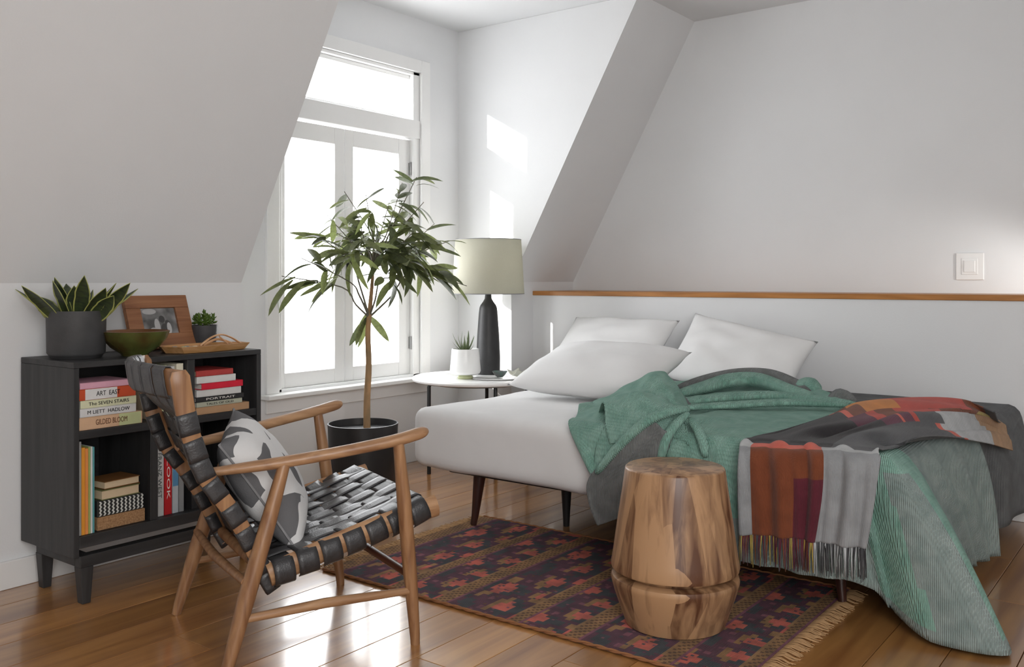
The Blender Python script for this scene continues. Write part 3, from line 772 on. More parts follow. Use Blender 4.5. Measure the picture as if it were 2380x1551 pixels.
for k in range(4):
    for q in range(10):
        t = q/10; x = lerp(per[k][0], per[k+1][0], t); y = lerp(per[k][1], per[k+1][1], t)
        pin = .15
        pp.append((x*(1-pin*(1-abs(y)**2)*abs(x)**3*.6)*.201, y*(1-pin*(1-abs(x)**2)*abs(y)**3*.6)*.206, 0))
pp.append(pp[0]); obj('piping', MB().tube(pp, .0035, 6), mat('grey_piping', '8a8a8c', .9), cu, smooth=True)
CHM = Matrix.Translation((1.888, 2.305, 0)) @ Matrix.Rotation(HD, 4, 'Z')
CUM = CHM @ Matrix.Translation((-.085, -.01, .488)) @ Matrix.Rotation(-.42, 4, 'Z') @ Matrix.Rotation(math.radians(-33), 4, 'Y') @ Matrix.Rotation(PI/2, 4, 'Y') @ Matrix.Rotation(.14, 4, 'Z')
cu.matrix_world = CUM

# ------------------------------------------------------------------ rug
RX0, RX1, RY0, RY1 = 2.335, 3.305, 1.00, 2.66
rg = thing('rug', 'kilim rug in plum, navy, coral and tan bands, partly under the bed', 'rug', (0, 0, 0))
kil = {'p': '5f3144', 'n': '3e4248', 'c': 'd66a5a', 't': 'a4794b', 'd': '6a4526', 'm': '8a4f60', 'l': 'a97f52'}
kk = list(kil); KM = [fabric('kilim_'+k, kil[k], None, 500, .8, var=.18) for k in kk]
tile = ["ppnnppttppnnppcc",
        "pnnnnptcctpnnnpp",
        "nnccnnpttpnnccnp",
        "pncccnppppnccccn",
        "ppccttpnnpttccpp",
        "pttttppnnppttttp",
        "pmppppnnnnppppmp",
        "ppppmpnccnpmpppp",
        "nnppppccccppppnn",
        "nnnpptccccttppnn",
        "pnnpttpccpttpnnp",
        "pppnppnnnnppnppp"]
cs = .0102
nx_ = int((RX1-RX0)/cs); ny_ = int((RY1-RY0)/cs)
seq = []   # band layout along Y, measured in cells
bands = [('b', 5), ('w', 15), ('b', 6), ('W', 24), ('b', 7), ('w', 15), ('b', 6), ('W', 24), ('b', 7), ('w', 15), ('b', 6), ('W', 24), ('b', 9)]
for kd, ln in bands:
    for q in range(ln): seq.append((kd, q, ln))
random.seed(4)
def rugc(i, j):
    kd, q, ln = seq[j % len(seq)]
    if i < 1: return 'd'
    if kd == 'b':
        if q == 0: return 'm'
        if q == ln-1: return 'l' if (i//6) % 7 else 'c'
        return 'd' if ((i//1+q//1) % 3 == 0) else ('t' if random.random() < .93 else 'l')
    r = tile[int(q*12/ln) % 12] if kd == 'W' else tile[(int(q*8/ln)+2) % 12]
    v = r[(i//(3 if kd == 'W' else 2)+(4 if kd == 'w' else 0)) % 16]
    if random.random() < .05: v = random.choice('pnmd')
    return v
P = [[(RX0+(RX1-RX0)*i/nx_+.004*nz(j*.03, 1.3), RY0+(RY1-RY0)*j/ny_, .008+.0012*nz(i*.08, j*.08)) for j in range(ny_+1)] for i in range(nx_+1)]
b = MB().grid(P, mi=lambda i, j: kk.index(rugc(i, j)))
obj('woven_field', b, KM, rg, solid=-.0065)
for xe, nm_ in ((RX0, 'near'), (RX1, 'far')):
    e = MB()
    for ph in (0, PI):
        e.tube([(xe+.0028*math.cos(k*.7+ph)+.004*nz(k*.06, 1.3), RY0+(RY1-RY0)*k/160, .0075+.0028*math.sin(k*.7+ph)) for k in range(161)], .0036, 6)
    obj('braided_edge', e, C('edge_cord', '8f5f3c', .9), rg, smooth=2)
random.seed(8)
for (ye, sg) in ((RY0, -1), (RY1, 1)):
    e = MB()
    for k in range(150):
        x = RX0+(RX1-RX0)*(k+random.random()*.6)/150; L = .050+.02*random.random()
        dx = random.uniform(-.014, .014)
        e.tube([(x, ye, .007), (x+dx*.3, ye+sg*L*.4, .0085+.003*random.random()), (x+dx*.7, ye+sg*L*.8, .004), (x+dx, ye+sg*L, .003)], [.0022, .0018, .0016, .0012], 5)
    obj('fringe', e, C('fringe_cord', 'b48f66', .95), rg, smooth=2, kind='stuff')

# ------------------------------------------------------------------ stool
so_ = thing('stool', 'turned solid wood drum stool with a groove near its base, standing on the rug', 'stool', (2.652, 1.352, .0102))
Mst = bpy.data.materials.new('acacia_blocks'); Mst.use_nodes = True
_n = Mst.node_tree.nodes; _l = Mst.node_tree.links; bs_ = _n['Principled BSDF']; bs_.inputs['Roughness'].default_value = .36
tc = _n.new('ShaderNodeTexCoord'); sx = _n.new('ShaderNodeSeparateXYZ'); _l.new(tc.outputs['Object'], sx.inputs[0])
mp = _n.new('ShaderNodeMapping'); mp.inputs['Scale'].default_value = (16, 16, 1.6); _l.new(tc.outputs['Object'], mp.inputs[0])
n1 = _n.new('ShaderNodeTexNoise'); n1.inputs['Scale'].default_value = 1.5; n1.inputs['Detail'].default_value = 7; n1.inputs['Distortion'].default_value = 1.2; _l.new(mp.outputs[0], n1.inputs[0])
mp2 = _n.new('ShaderNodeMapping'); mp2.inputs['Scale'].default_value = (10, 10, .35); mp2.inputs['Rotation'].default_value = (.12, .1, .5); _l.new(tc.outputs['Object'], mp2.inputs[0])
v1 = _n.new('ShaderNodeTexVoronoi'); v1.inputs['Scale'].default_value = 1.4; _l.new(mp2.outputs[0], v1.inputs[0])
r1 = _n.new('ShaderNodeValToRGB'); r1.color_ramp.elements[0].color = (*lin('5c3b28'), 1); r1.color_ramp.elements[1].color = (*lin('b08a66'), 1); r1.color_ramp.elements[0].position = .28; r1.color_ramp.elements[1].position = .68
sp_ = _n.new('ShaderNodeSeparateColor'); _l.new(v1.outputs['Color'], sp_.inputs[0])
ad = _n.new('ShaderNodeMath'); ad.operation = 'MULTIPLY_ADD'; ad.inputs[1].default_value = .38; _l.new(sp_.outputs[0], ad.inputs[0]); 
sb = _n.new('ShaderNodeMath'); sb.operation = 'SUBTRACT'; sb.inputs[1].default_value = .14; _l.new(n1.outputs[0], sb.inputs[0]); _l.new(sb.outputs[0], ad.inputs[2])
_l.new(ad.outputs[0], r1.inputs[0]); _l.new(r1.outputs[0], bs_.inputs['Base Color'])
obj('upper_drum', MB().lathe([(0, .496), (.152, .496), (.157, .492), (.158, .489), (.168, .42), (.183, .32), (.197, .22), (.2035, .187), (.201, .176), (.170, .166), (.168, .160), (0, .160)], n=72), Mst, so_, smooth=True)
obj('lower_drum', MB().lathe([(0, .160), (.172, .160), (.180, .160), (.2005, .152), (.203, .143), (.202, .135), (.192, .10), (.168, .03), (.158, .002), (.154, 0), (0, 0)], n=72), Mst, so_, smooth=True)

# ------------------------------------------------------------------ bed
BX0, BX1, BY0, BY1, BZ0, BZ1 = 3.0, 4.66, .79, 2.84, .262, .53
bed = thing('bed', 'low platform bed with a white fitted sheet and tapered dark legs', 'bed', (0, 0, 0))
def softbox(x0, x1, y0, y1, z0, z1, r, nx=40, ny=48, nz_=10, f=None):
    """rounded box by projecting a subdivided cube"""
    m = MB(); cx, cy, cz_ = (x0+x1)/2, (y0+y1)/2, (z0+z1)/2; hx, hy, hz = (x1-x0)/2, (y1-y0)/2, (z1-z0)/2
    def fix(p):
        q = Vector((max(-hx+r, min(hx-r, p[0])), max(-hy+r, min(hy-r, p[1])), max(-hz+r, min(hz-r, p[2]))))
        d = Vector(p)-q
        if d.length > 1e-9: d = d.normalized()*r
        v = q+d+Vector((cx, cy, cz_))
        return tuple(f(v) if f else v)
    def sp(h, n):   # denser at the ends
        out = []
        for i in range(n+1):
            t = -1+2*i/n; out.append(h*(math.copysign(abs(t)**.75, t)))
        return out
    X_, Y_, Z_ = sp(hx, nx), sp(hy, ny), sp(hz, nz_)
    for s in (-1, 1):
        m.grid([[fix((x, y, s*hz)) for y in Y_] for x in X_]); m.grid([[fix((x, s*hy, z)) for z in Z_] for x in X_]); m.grid([[fix((s*hx, y, z)) for z in Z_] for y in Y_])
    return m
def mf(v):
    k = .006*nz(v.x*2.3, v.y*2.3, 5)+.004*nz(v.x*6, v.y*6, v.z*4)
    return Vector((v.x+k, v.y+k*.7-.06*max(0, v.x-3.05)*sstep(1.8, .8, v.y), v.z+k))
o = obj('mattress', softbox(BX0, BX1, BY0, BY1, BZ0, BZ1, .055, f=mf), M_sheet, bed, smooth=2); weld(o, .0008)
obj('bed_base', MB().box((BX0+.12, BY0+.15, .235), (BX1-.06, BY1-.12, .275)), M_frame_dark, bed, bevel=.01)
for (x, y_, dx, dy) in ((3.155, 2.60, .02, -.02), (4.55, 2.66, -.02, -.02), (3.155, .98, .02, .02), (4.55, .98, -.02, .02), (3.42, 2.28, 0, 0)):
    obj('leg', MB().tube([(x, y_, 0 if x > 3.3 or y_ > 2.7 else .0112), (x+dx*.3, y_+dy*.3, .06), (x+dx, y_+dy, .232)], [.014, .017, .028], 16), M_walnutleg if x < 3.3 else M_frame_dark, bed, smooth=True)

def place(o, loc, rx, ry, rz): o.location = loc; o.rotation_euler = (rx, ry, rz)
p1 = obj('pillow', pillow_mesh(.27, .37, .095, 32, .10, 1, .008), M_pillow, None, smooth=2); weld(p1)
place(p1, (3.80, 2.34, .672), 0, math.radians(-17), .05)
tag(p1, 'plump white pillow lying at the head of the bed, nearest the teal blanket', 'pillow', 'white pillows on the bed')
p2 = obj('pillow', pillow_mesh(.218, .35, .075, 32, .10, 5, .012), M_pillow, None, smooth=2); weld(p2)
p2.matrix_world = Matrix.Translation((4.45, 1.92, .695)) @ Matrix.Rotation(.10, 4, 'Z') @ Matrix.Rotation(math.radians(-50), 4, 'Y') @ Matrix.Rotation(-.24, 4, 'Z')
tag(p2, 'white pillow standing against the low wall behind the blanket, the nearer one to the foot', 'pillow', 'white pillows on the bed')
p3 = obj('pillow', pillow_mesh(.235, .35, .08, 32, .10, 9, .010), M_pillow, None, smooth=2); weld(p3)
place(p3, (4.42, 2.66, .722), 0, math.radians(-42), -.04)
tag(p3, 'white pillow propped on the low wall behind the front pillow', 'pillow', 'white pillows on the bed')

# cloth draped over the near-foot corner of the bed
EX = BX0+.012
def foot_y(x): return BY0+.012-.06*max(0, x-3.05)     # the foot end runs slightly askew
def patch(rows, n=8, m=8):
    R = [crom(r, n) for r in rows]; C_ = [crom([R[k][j] for k in range(len(R))], m) for j in range(len(R[0]))]
    return C_

# charcoal coverlet over the lower half of the bed, hanging at the foot
cv = []
for i in range(71):
    x = lerp(3.83, BX1+.02, i/70); fy = foot_y(x)+.012; r_ = []
    for j in range(61):
        d = lerp(-1.05, .46, j/60)
        if d <= 0: p = Vector((x, fy-d, BZ1+.008+.002*nz(x*5, d*5)))
        else:
            rr = .05; a0 = min(d, rr*PI/2); rest = d-a0; f = sstep(0, .3, d)
            p = Vector((x, fy-rr*math.sin(a0/rr)-.016*f*(.8+.8*math.sin(x*17+2*nz(x*2, 3.)))-.05*f*sstep(3.9, 4.3, x), BZ1+.008-rr*(1-math.cos(a0/rr))-rest))
        r_.append(p)
    cv.append(r_)
o = obj('coverlet', MB().grid(cv), M_coverlet, None, smooth=2, solid=.005)
tag(o, 'charcoal coverlet hanging down behind the blanket at the foot of the bed', 'blanket')

# teal blanket: top, skirt with an explicit hem, folds
TOPZ = BZ1+.026
XF = 3.88
def far_edge(y): return lerp(XF, 4.50, sstep(.85, 1.75, y))
def headline(x): return 2.02+.10*sstep(3.0, 3.5, x)-.04*math.sin(x*7)
TU_, TV_ = 110, 120
bmb = MB()
topg = []
for i in range(TU_+1):
    r_ = []
    for j in range(TV_+1):
        v = j/TV_; u = i/TU_
        x = lerp(EX, 4.50, u); y = lerp(headline(x), foot_y(x), v)
        x = lerp(EX, far_edge(y), u); y = lerp(headline(x), foot_y(x), v)
        df = far_edge(y)-x
        lift = .005*nz(x*6, y*6, 2)+.003*nz(x*13, y*13, 4)
        lift += (.016*max(0, math.sin((y+x*.15)*30+2.5*nz(x*2.2, y*1.2)))+.010)*sstep(1.35, 1.9, y)*sstep(EX, EX+.12, x)
        lift += math.exp(-(df/.22)**2)*sstep(.95, 1.4, y)*(.020+.020*math.sin(y*9+df*22))
        dg = math.hypot((x-3.05)*.8, y-1.72); lift += .012*math.sin(math.atan2(y-1.74, x-3.0)*9)*math.exp(-((dg-.25)/.2)**2)
        r_.append(Vector((x, y, TOPZ+max(-.004, lift*sstep(EX-.001, EX+.06, x)*sstep(foot_y(x)-.001, foot_y(x)+.06, y)))))
    topg.append(r_)
def tmi_(i, j):
    p = topg[min(i, TU_)][min(j, TV_)]; d = far_edge(p.y)-p.x
    return 2 if d < .03 and p.y > 1.0 else 0
bmb.grid(topg, mi=tmi_)
# skirt: top line follows the near edge, the corner and the foot edge
tl = [topg[0][j] for j in range(TV_+1)]+[topg[i][TV_] for i in range(1, TU_+1)]
cum = [0]
for k in range(1, len(tl)): cum.append(cum[-1]+(tl[k]-tl[k-1]).length)
LN = cum[TV_]; LT = cum[-1]
# hem control points: (position along the top line, hem point)
hem = [(0, atX(1392, 1150, 2.935)), (.16, atX(1480, 1215, 2.915)), (.42, atX(1600, 1265, 2.905)), (.70, atX(1730, 1305, 2.90)), (.86, atX(1840, 1330, 2.895)),
       (1.02, atX(1960, 1350, 2.885)), (1.10, atZ(2030, 1372, .115)), (1.17, atZ(2085, 1430, .050)), (1.215, atZ(2165, 1490, .016)), (1.26, atZ(2338, 1518, .014)),
       (1.33, atZ(2292, 1405, .026)), (1.43, atZ(2247, 1322, .040)), (1.62, atZ(2275, 1310, .045)), (LT, atZ(2318, 1292, .045))]
sc_ = LN/1.235
hem = [((s*sc_ if s < LT else LT), p) for s, p in hem]
def hem_at(s):
    for k in range(len(hem)-1):
        if s <= hem[k+1][0]:
            t = (s-hem[k][0])/(hem[k+1][0]-hem[k][0])
            a, b_, c_, d = hem[max(k-1, 0)][1], hem[k][1], hem[k+1][1], hem[min(k+2, len(hem)-1)][1]
            cr_ = .5*((2*b_)+(c_-a)*t+(2*a-5*b_+4*c_-d)*t*t+(3*b_-a-3*c_+d)*t*t*t)
            return cr_.lerp(b_.lerp(c_, t), .35)
    return hem[-1][1]
NS, NH = 330, 56
sk = []
for i in range(NS+1):
    s = LT*i/NS
    k = max(0, min(len(tl)-2, next((q for q in range(len(cum)-1) if cum[q+1] >= s), len(cum)-2)))
    T_ = tl[k].lerp(tl[k+1], (s-cum[k])/max(1e-6, cum[k+1]-cum[k]))
    cz_ = sstep(LN-.10, LN+.10, s); out = Vector((-(1-cz_), -cz_, 0)).normalized()
    H_ = hem_at(s); r_ = []
    for j in range(NH+1):
        h = j/NH
        c1 = T_+out*.056+Vector((0, 0, -.004)); c2 = T_.lerp(H_, .38)+out*(.030+.03*cz_); c2.z = lerp(T_.z, H_.z, .36)
        p = T_*(1-h)**3+c1*(3*h*(1-h)**2)+c2*(3*h*h*(1-h))+H_*h**3
        f = sstep(.12, .75, h)
        if s < LN-.08: amp = .011+.012*math.exp(-((s-.28)/.2)**2); pl = math.sin(s*30+1.5*nz(s*4, .3))+.5*math.sin(s*62+2*nz(s*5, h*.8))
        elif s < LN+.30: amp = .022; pl = math.sin((s-LN)*24+.8+h*.8)
        else: amp = .012; pl = math.sin(s*19+1.4*nz(s*3, h))
        p = p+out*(amp*pl*f)
        p.z = max(p.z, .009+.002*nz(s*30, h*30))
        r_.append(p)
    sk.append(r_)
def smi(i, j):  # greyer bands paint the unlit sides of the folds
    s = LT*(i+.5)/NS; h = (j+.5)/NH; q = (s-LN)
    if h > .965: return 1
    if q < -.16: return 0 if h < .80 else 1
    if q < -.10: return 1
    if q < -.035+.02*h: return 0
    if q < .02: return 1 if .3 < h < .97 else 0
    if q < .105-.02*h: return 0
    return 1
bmb.grid(sk, mi=smi)
# heaped folds at the head side
P = patch([[atX(1345, 972, 3.42), atX(1400, 952, 3.46), atX(1460, 930, 3.52), atX(1530, 905, 3.60), atX(1570, 915, 3.62), atX(1615, 950, 3.60)],
           [atX(1350, 948, 3.28), atX(1400, 924, 3.34), atX(1460, 895, 3.42), atX(1525, 861, 3.50), atX(1562, 882, 3.50), atX(1600, 945, 3.45)],
           [atX(1372, 960, 3.16), atX(1425, 940, 3.22), atX(1478, 918, 3.28), atX(1530, 897, 3.36), atX(1563, 915, 3.36), atX(1592, 957, 3.30)],
           [atX(1390, 968, 3.14), atX(1432, 950, 3.20), atX(1480, 928, 3.25), atX(1530, 925, 3.30), atX(1560, 938, 3.30), atX(1590, 968, 3.24)],
           [atX(1399, 934, 3.02), atX(1445, 928, 3.05), atX(1482, 908, 3.10), atX(1535, 925, 3.13), atX(1570, 944, 3.13), atX(1594, 960, 3.10)],
           [atX(1406, 985, 2.97), atX(1450, 968, 2.99), atX(1495, 950, 3.02), atX(1535, 955, 3.04), atX(1565, 965, 3.05), atX(1592, 985, 3.03)],
           [atX(1420, 1030, 2.945), atX(1460, 1015, 2.955), atX(1500, 1000, 2.965), atX(1540, 1005, 2.975), atX(1575, 1020, 2.975), atX(1605, 1035, 2.965)]], 7, 7)
for a_, c_ in enumerate(P):
    for b_, p in enumerate(c_): p += Vector((0, .006*math.sin(a_*.9+b_*.35), .004*math.sin(a_*.5-b_*.8)))
bmb.grid(P, mi=lambda i, j: 2 if j < 5 else 0)
P = patch([[atX(1408, 985, 2.985), atX(1440, 1000, 2.975), atX(1480, 1000, 2.97)], [atX(1385, 1040, 2.95), atX(1405, 1055, 2.945), atX(1440, 1050, 2.945)], [atX(1380, 1105, 2.93), atX(1388, 1110, 2.93), atX(1410, 1100, 2.93)]])
bmb.grid(P, mi=0)
P = patch([[atX(1505, 965, 2.955), atX(1530, 990, 2.955), atX(1565, 1010, 2.955)], [atX(1440, 1040, 2.925), atX(1480, 1055, 2.925), atX(1535, 1080, 2.93)],
           [atX(1372, 1108, 2.915), atX(1425, 1120, 2.905), atX(1505, 1135, 2.91)], [atX(1368, 1165, 2.905), atX(1420, 1172, 2.895), atX(1500, 1165, 2.90)], [atX(1387, 1223, 2.900), atX(1430, 1208, 2.89), atX(1500, 1185, 2.90)]], 9, 9)
for a_, c_ in enumerate(P):
    for b_, p in enumerate(c_): p.x -= .007*math.sin(a_*.6+b_*.1)
bmb.grid(P, mi=2)
def roll(pts, r, mi, flat=.8):
    c_ = crom([atX(*p) for p in pts], 6); n_ = len(c_)
    bmb.tube(c_, [r*max(.12, math.sin(PI*(.03+.94*k/(n_-1)))**.45) for k in range(n_)], 10, mi, flat=flat, up=(0, 0, 1))
roll([(1598, 952, 3.08), (1555, 958, 3.00), (1500, 982, 2.955), (1440, 1036, 2.925), (1388, 1098, 2.91)], .017, 0)
roll([(1598, 962, 3.05), (1568, 990, 2.985), (1545, 1030, 2.95), (1533, 1085, 2.94)], .014, 0)
roll([(1606, 975, 3.04), (1628, 1010, 2.975), (1640, 1060, 2.95)], .013, 0)
roll([(1575, 905, 3.95), (1640, 885, 4.12), (1715, 872, 4.25), (1790, 874, 4.32), (1850, 895, 4.32), (1888, 912, 4.28)], .040, 2, .7)
roll([(1580, 915, 3.80), (1640, 900, 3.98), (1700, 884, 4.10), (1765, 884, 4.18), (1835, 908, 4.18), (1890, 922, 4.15)], .042, 0, .7)
roll([(1585, 935, 3.62), (1680, 925, 3.78), (1780, 920, 3.95), (1900, 930, 4.0), (1985, 940, 3.98)], .030, 0, .55)
roll([(1590, 948, 3.45), (1700, 942, 3.60), (1830, 936, 3.78), (1975, 942, 3.88)], .022, 0, .5)
roll([(1850, 900, 4.30), (1880, 893, 4.32), (1900, 908, 4.28)], .034, 0)
roll([(1930, 935, 4.10), (1952, 920, 4.12), (1985, 940, 4.05)], .030, 2)
blk = obj('blanket', bmb, [M_teal, M_tealshade, M_grey], None, smooth=2, solid=.006)
tag(blk, 'teal and grey waffle blanket heaped on the bed, a corner trailing on the floor', 'blanket')

# ------------------------------------------------------------------ patterned throw
dz = lambda p, z: p+Vector((0, 0, z))
ctl = [[atX(1722, 1242, 2.862), atX(1830, 1250, 2.852), atX(1910, 1262, 2.856), atX(2012, 1276, 2.850)],
       [atX(1720, 1140, 2.868), atX(1835, 1146, 2.862), atX(1928, 1152, 2.864), atX(2030, 1164, 2.862)],
       [atX(1721, 1055, 2.892), atX(1835, 1062, 2.890), atX(1935, 1064, 2.892), atX(2044, 1074, 2.892)],
       [atX(1732, 1030, 2.965), atX(1835, 1036, 2.960), atX(1932, 1043, 2.965), atX(2044, 1054, 2.965)],
       [atX(1805, 1002, 3.12), atX(1880, 1012, 3.10), atX(1972, 1022, 3.12), atX(2090, 1041, 3.10)],
       [atZ(1925, 964, .592), atZ(1985, 984, .600), atZ(2045, 1002, .592), atZ(2135, 1030, .585)],
       [atZ(1992, 938, .600), atZ(2060, 958, .612), atZ(2120, 984, .600), atY(2198, 1031, .712)],
       [atZ(2100, 934, .605), atZ(2160, 953, .612), atY(2200, 985, .750), atY(2262, 1036, .682)],
       [atZ(2232, 941, .600), atZ(2268, 960, .590), atY(2292, 990, .695), atY(2312, 1038, .652)],
       [atZ(2312, 964, .585), atY(2332, 990, .672), atY(2342, 1015, .648), atY(2352, 1046, .630)]]
TUn, TVn = 14, 20
G = patch(ctl, TVn, TUn)          # G[v][u]
nv_, nu_ = len(G), len(G[0])
for a_ in range(nv_):
    for b_ in range(nu_):
        s = b_/(nu_-1)*9; v = a_/(nv_-1); p = G[a_][b_]
        if s < 3.2:
            f = sstep(3.4, 2.2, s); p.x -= f*(.010*math.sin(v*24+.6)+.008*math.sin(v*47+s))
            p.z += .014*math.exp(-((s-2.9)/.35)**2)*max(0, math.sin(v*26+.8))
        else:
            f = sstep(3.2, 4.2, s); p.z += f*(.012*math.sin(v*15+s*.9)+.006*math.sin(v*31-s*.7))*(1-.4*sstep(7.5, 9, s))+.004
tcol = {'rust': '74402a', 'maroon': '5a2630', 'grey': '8f9193', 'lgrey': 'b2b4b5', 'black': '2f2d2f', 'char': '505153', 'orange': 'c8803e', 'red': 'b84a3e', 'gold': 'a8934a', 'tan': 'ab8560', 'coral': 'c8604f', 'plum': '5c3040'}
tk = list(tcol); TM = [fabric('throw_'+k, tcol[k], None, 520, .35, var=.06) for k in tk]
def tmi(i, j):
    v = (i+.5)/(nv_-1); s = (j+.5)/(nu_-1)*9
    if s < 2.95:
        if v < .10: c_ = 'grey'
        elif v < .60: c_ = 'maroon' if (s < 1.35 and v > .36) else 'rust'
        else: c_ = 'grey'
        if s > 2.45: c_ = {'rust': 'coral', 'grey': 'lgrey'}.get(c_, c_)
    elif v < .26:
        c_ = 'black' if s < 5.0 else 'coral' if s < 5.15 else 'rust' if s < 5.6 else 'orange' if s < 6.5 else 'red' if s < 8.0 else 'rust' if s < 8.6 else 'char'
    elif v < .48:
        c_ = 'black' if s < 4.9 else 'plum' if s < 5.5 else 'red' if s < 5.8 else 'rust' if s < 6.3 else 'red' if s < 7.1 else 'rust' if s < 8.0 else 'gold' if s < 8.4 else 'tan'
    elif v < .66:
        c_ = 'black' if s < 5.2 else 'plum' if s < 5.7 else 'coral' if s < 5.8 else 'plum' if s < 6.1 else 'red' if s < 6.25 else 'char' if s < 6.9 else 'lgrey' if s < 7.8 else 'tan'
    else:
        c_ = 'char' if s < 6.65 else 'coral' if s < 6.8 else 'lgrey' if s < 7.9 else 'tan'
    return tk.index(c_)
throw = obj('throw_blanket', MB().grid(G, mi=tmi), TM, None, smooth=2, solid=.005)
tag(throw, 'fringed wool throw in rust, grey, black and orange blocks across the foot of the bed', 'blanket')
random.seed(12)
for (v0, v1, m1) in ((0, .60, ['rust', 'maroon', 'plum', 'gold', 'char', 'maroon', 'char']), (.60, 1., ['grey', 'lgrey', 'char', 'black', 'char'])):
    e = MB(); N = 70 if v0 == 0 else 56
    ms = [TM[tk.index(k)] for k in m1]
    for k in range(N):
        v = lerp(v0, v1, (k+.5)/N)*(nv_-1); a_ = int(v); p = G[a_][0].lerp(G[min(nv_-1, a_+1)][0], v-a_); L = .080+.025*random.random()
        d = random.uniform(-.010, .010)
        e.tube([p+Vector((-.002, 0, .006)), p+Vector((-.006+d*.3, d*.5, -L*.4)), p+Vector((-.004+d, d, -L))], [.0023, .0020, .0013], 5, mi=random.randrange(len(ms)))
    obj('fringe', e, ms, throw, smooth=2, kind='stuff')

# ------------------------------------------------------------------ nightstand and what stands on it
NZ = .545
ns = thing('side_table', 'round white side table on thin black legs in the corner by the window', 'side table', (4.11, 3.36, 0))
obj('table_top', MB().lathe([(0, NZ-.026), (.355, NZ-.026), (.372, NZ-.018), (.376, NZ-.008), (.370, NZ), (0, NZ)], n=72), M_white, ns, smooth=True)
for (wx, wy) in ((3.868, 3.515), (3.99, 3.13), (4.40, 3.52), (4.30, 3.14)):
    x, y_ = wx-4.11, wy-3.36
    obj('leg', MB().tube([(x, y_, 0), (x, y_, NZ-.05), (x*.96, y_*.96, NZ-.026)], [.011, .011, .011], 12), M_black, ns, smooth=True)
obj('leg_ring', MB().tube([(.27*math.cos(2*PI*k/40), .27*math.sin(2*PI*k/40), NZ-.034) for k in range(41)], .006, 6), M_black, ns, smooth=True)
# lamp
lp = thing('table_lamp', 'table lamp with a matte black bottle base and a pale drum shade', 'lamp', (4.245, 3.385, NZ+.0005))
obj('base', MB().lathe([(0, 0), (.066, 0), (.070, .006), (.071, .10), (.066, .22), (.056, .36), (.052, .392), (.046, .408), (.030, .430), (.021, .446), (.0185, .47), (.0185, .492), (0, .492)], n=14), M_blackmatte, lp, smooth=True)
obj('neck', MB().lathe([(0, .49), (.008, .49), (.008, .66), (.012, .67), (0, .68)], n=12), mat('brass', 'a98c58', .3, metal=.9), lp, smooth=True)
Msh = bpy.data.materials.new('linen_shade'); Msh.use_nodes = True
_n = Msh.node_tree.nodes; _l = Msh.node_tree.links; _n.clear()
_o = _n.new('ShaderNodeOutputMaterial'); d_ = _n.new('ShaderNodeBsdfDiffuse'); t_l = _n.new('ShaderNodeBsdfTranslucent'); mm = _n.new('ShaderNodeMixShader'); mm.inputs[0].default_value = .48
nz_n = _n.new('ShaderNodeTexNoise'); nz_n.inputs['Scale'].default_value = 220; cr = _n.new('ShaderNodeValToRGB'); cr.color_ramp.elements[0].color = (*lin('cfcdbd'), 1); cr.color_ramp.elements[1].color = (*lin('e6e4d8'), 1)
_l.new(nz_n.outputs[0], cr.inputs[0]); _l.new(cr.outputs[0], d_.inputs[0]); _l.new(cr.outputs[0], t_l.inputs[0])
_l.new(d_.outputs[0], mm.inputs[1]); _l.new(t_l.outputs[0], mm.inputs[2]); _l.new(mm.outputs[0], _o.inputs[0])
obj('lamp_shade', MB().lathe([(.213, .475), (.194, .795)], n=64), Msh, lp, smooth=True, solid=.0015)
rb = MB()
for (r_, z_) in ((.2135, .476), (.1945, .795)): rb.tube([(r_*math.cos(2*PI*k/64), r_*math.sin(2*PI*k/64), z_) for k in range(65)], .0022, 6)
obj('shade_rim', rb, mat('rim_grey', '77777a', .5), lp, smooth=True)
rb = MB()
for a in (0, 2.09, 4.19): rb.tube([(0, 0, .66), (.194*math.cos(a), .194*math.sin(a), .79)], .0018, 5)
obj('shade_spider', rb, M_black, lp, smooth=True)
# potted spiky plant
pp_ = thing('potted_plant', 'small spiky succulent in a squat white pot in front of the lamp', 'plant', (3.975, 3.335, NZ+.0005))
obj('pot', MB().lathe([(0, .024), (.070, .024), (.082, .030), (.088, .045), (.083, .10), (.077, .168), (.072, .168), (.070, .15), (0, .15)], n=48), M_white, pp_, smooth=True)
obj('pot_foot', MB().lathe([(0, 0), (.042, 0), (.046, .006), (.036, .02), (.04, .026), (0, .026)], n=32), mat('pale_green_glaze', 'c6ccA0', .3), pp_, smooth=True)
obj('soil', MB().lathe([(0, .155), (.071, .152)], n=24), M_soil, pp_)
random.seed(31)
Mal = mat('aloe_leaf', '76856a', .45, .2, 20, col2='5c6a35')
pr = None
for k in range(26):
    a = k*2.399; tl = .25+.95*(k/26); L = .075+.03*math.sin(k)
    mt = Matrix.Translation((.012*math.cos(a), .012*math.sin(a), .150)) @ Matrix.Rotation(a, 4, 'Z') @ Matrix.Rotation(-(PI/2-tl), 4, 'Y') @ Matrix.Scale(L*1.15, 4)
    if pr is None:
        P = []
        for q in range(7):
            t = q/6; wv = .075*(1-t)**.8+.004
            P.append([(t, -wv, .25*t*t), (t, 0, .25*t*t-.5*wv), (t, wv, .25*t*t), (t, 0, .25*t*t+.25*wv), (t, -wv, .25*t*t)])
        pr = obj('leaf', MB().grid(P), Mal, pp_, smooth=2); pr.matrix_local = mt
    else: dup(pr, pp_, mt)
tr = thing('tray', 'thin oval white tray lying on the side table beside the lamp', 'tray', (4.065, 3.165, NZ+.0005), -.75)
ov = lambda a, s: (a*math.cos(s), .62*a*math.sin(s))
b = MB(); N = 40; prof = [(.0, 0), (.13, 0), (.15, .006), (.146, .008), (.128, .003), (0, .003)]
o_ = len(b.v)
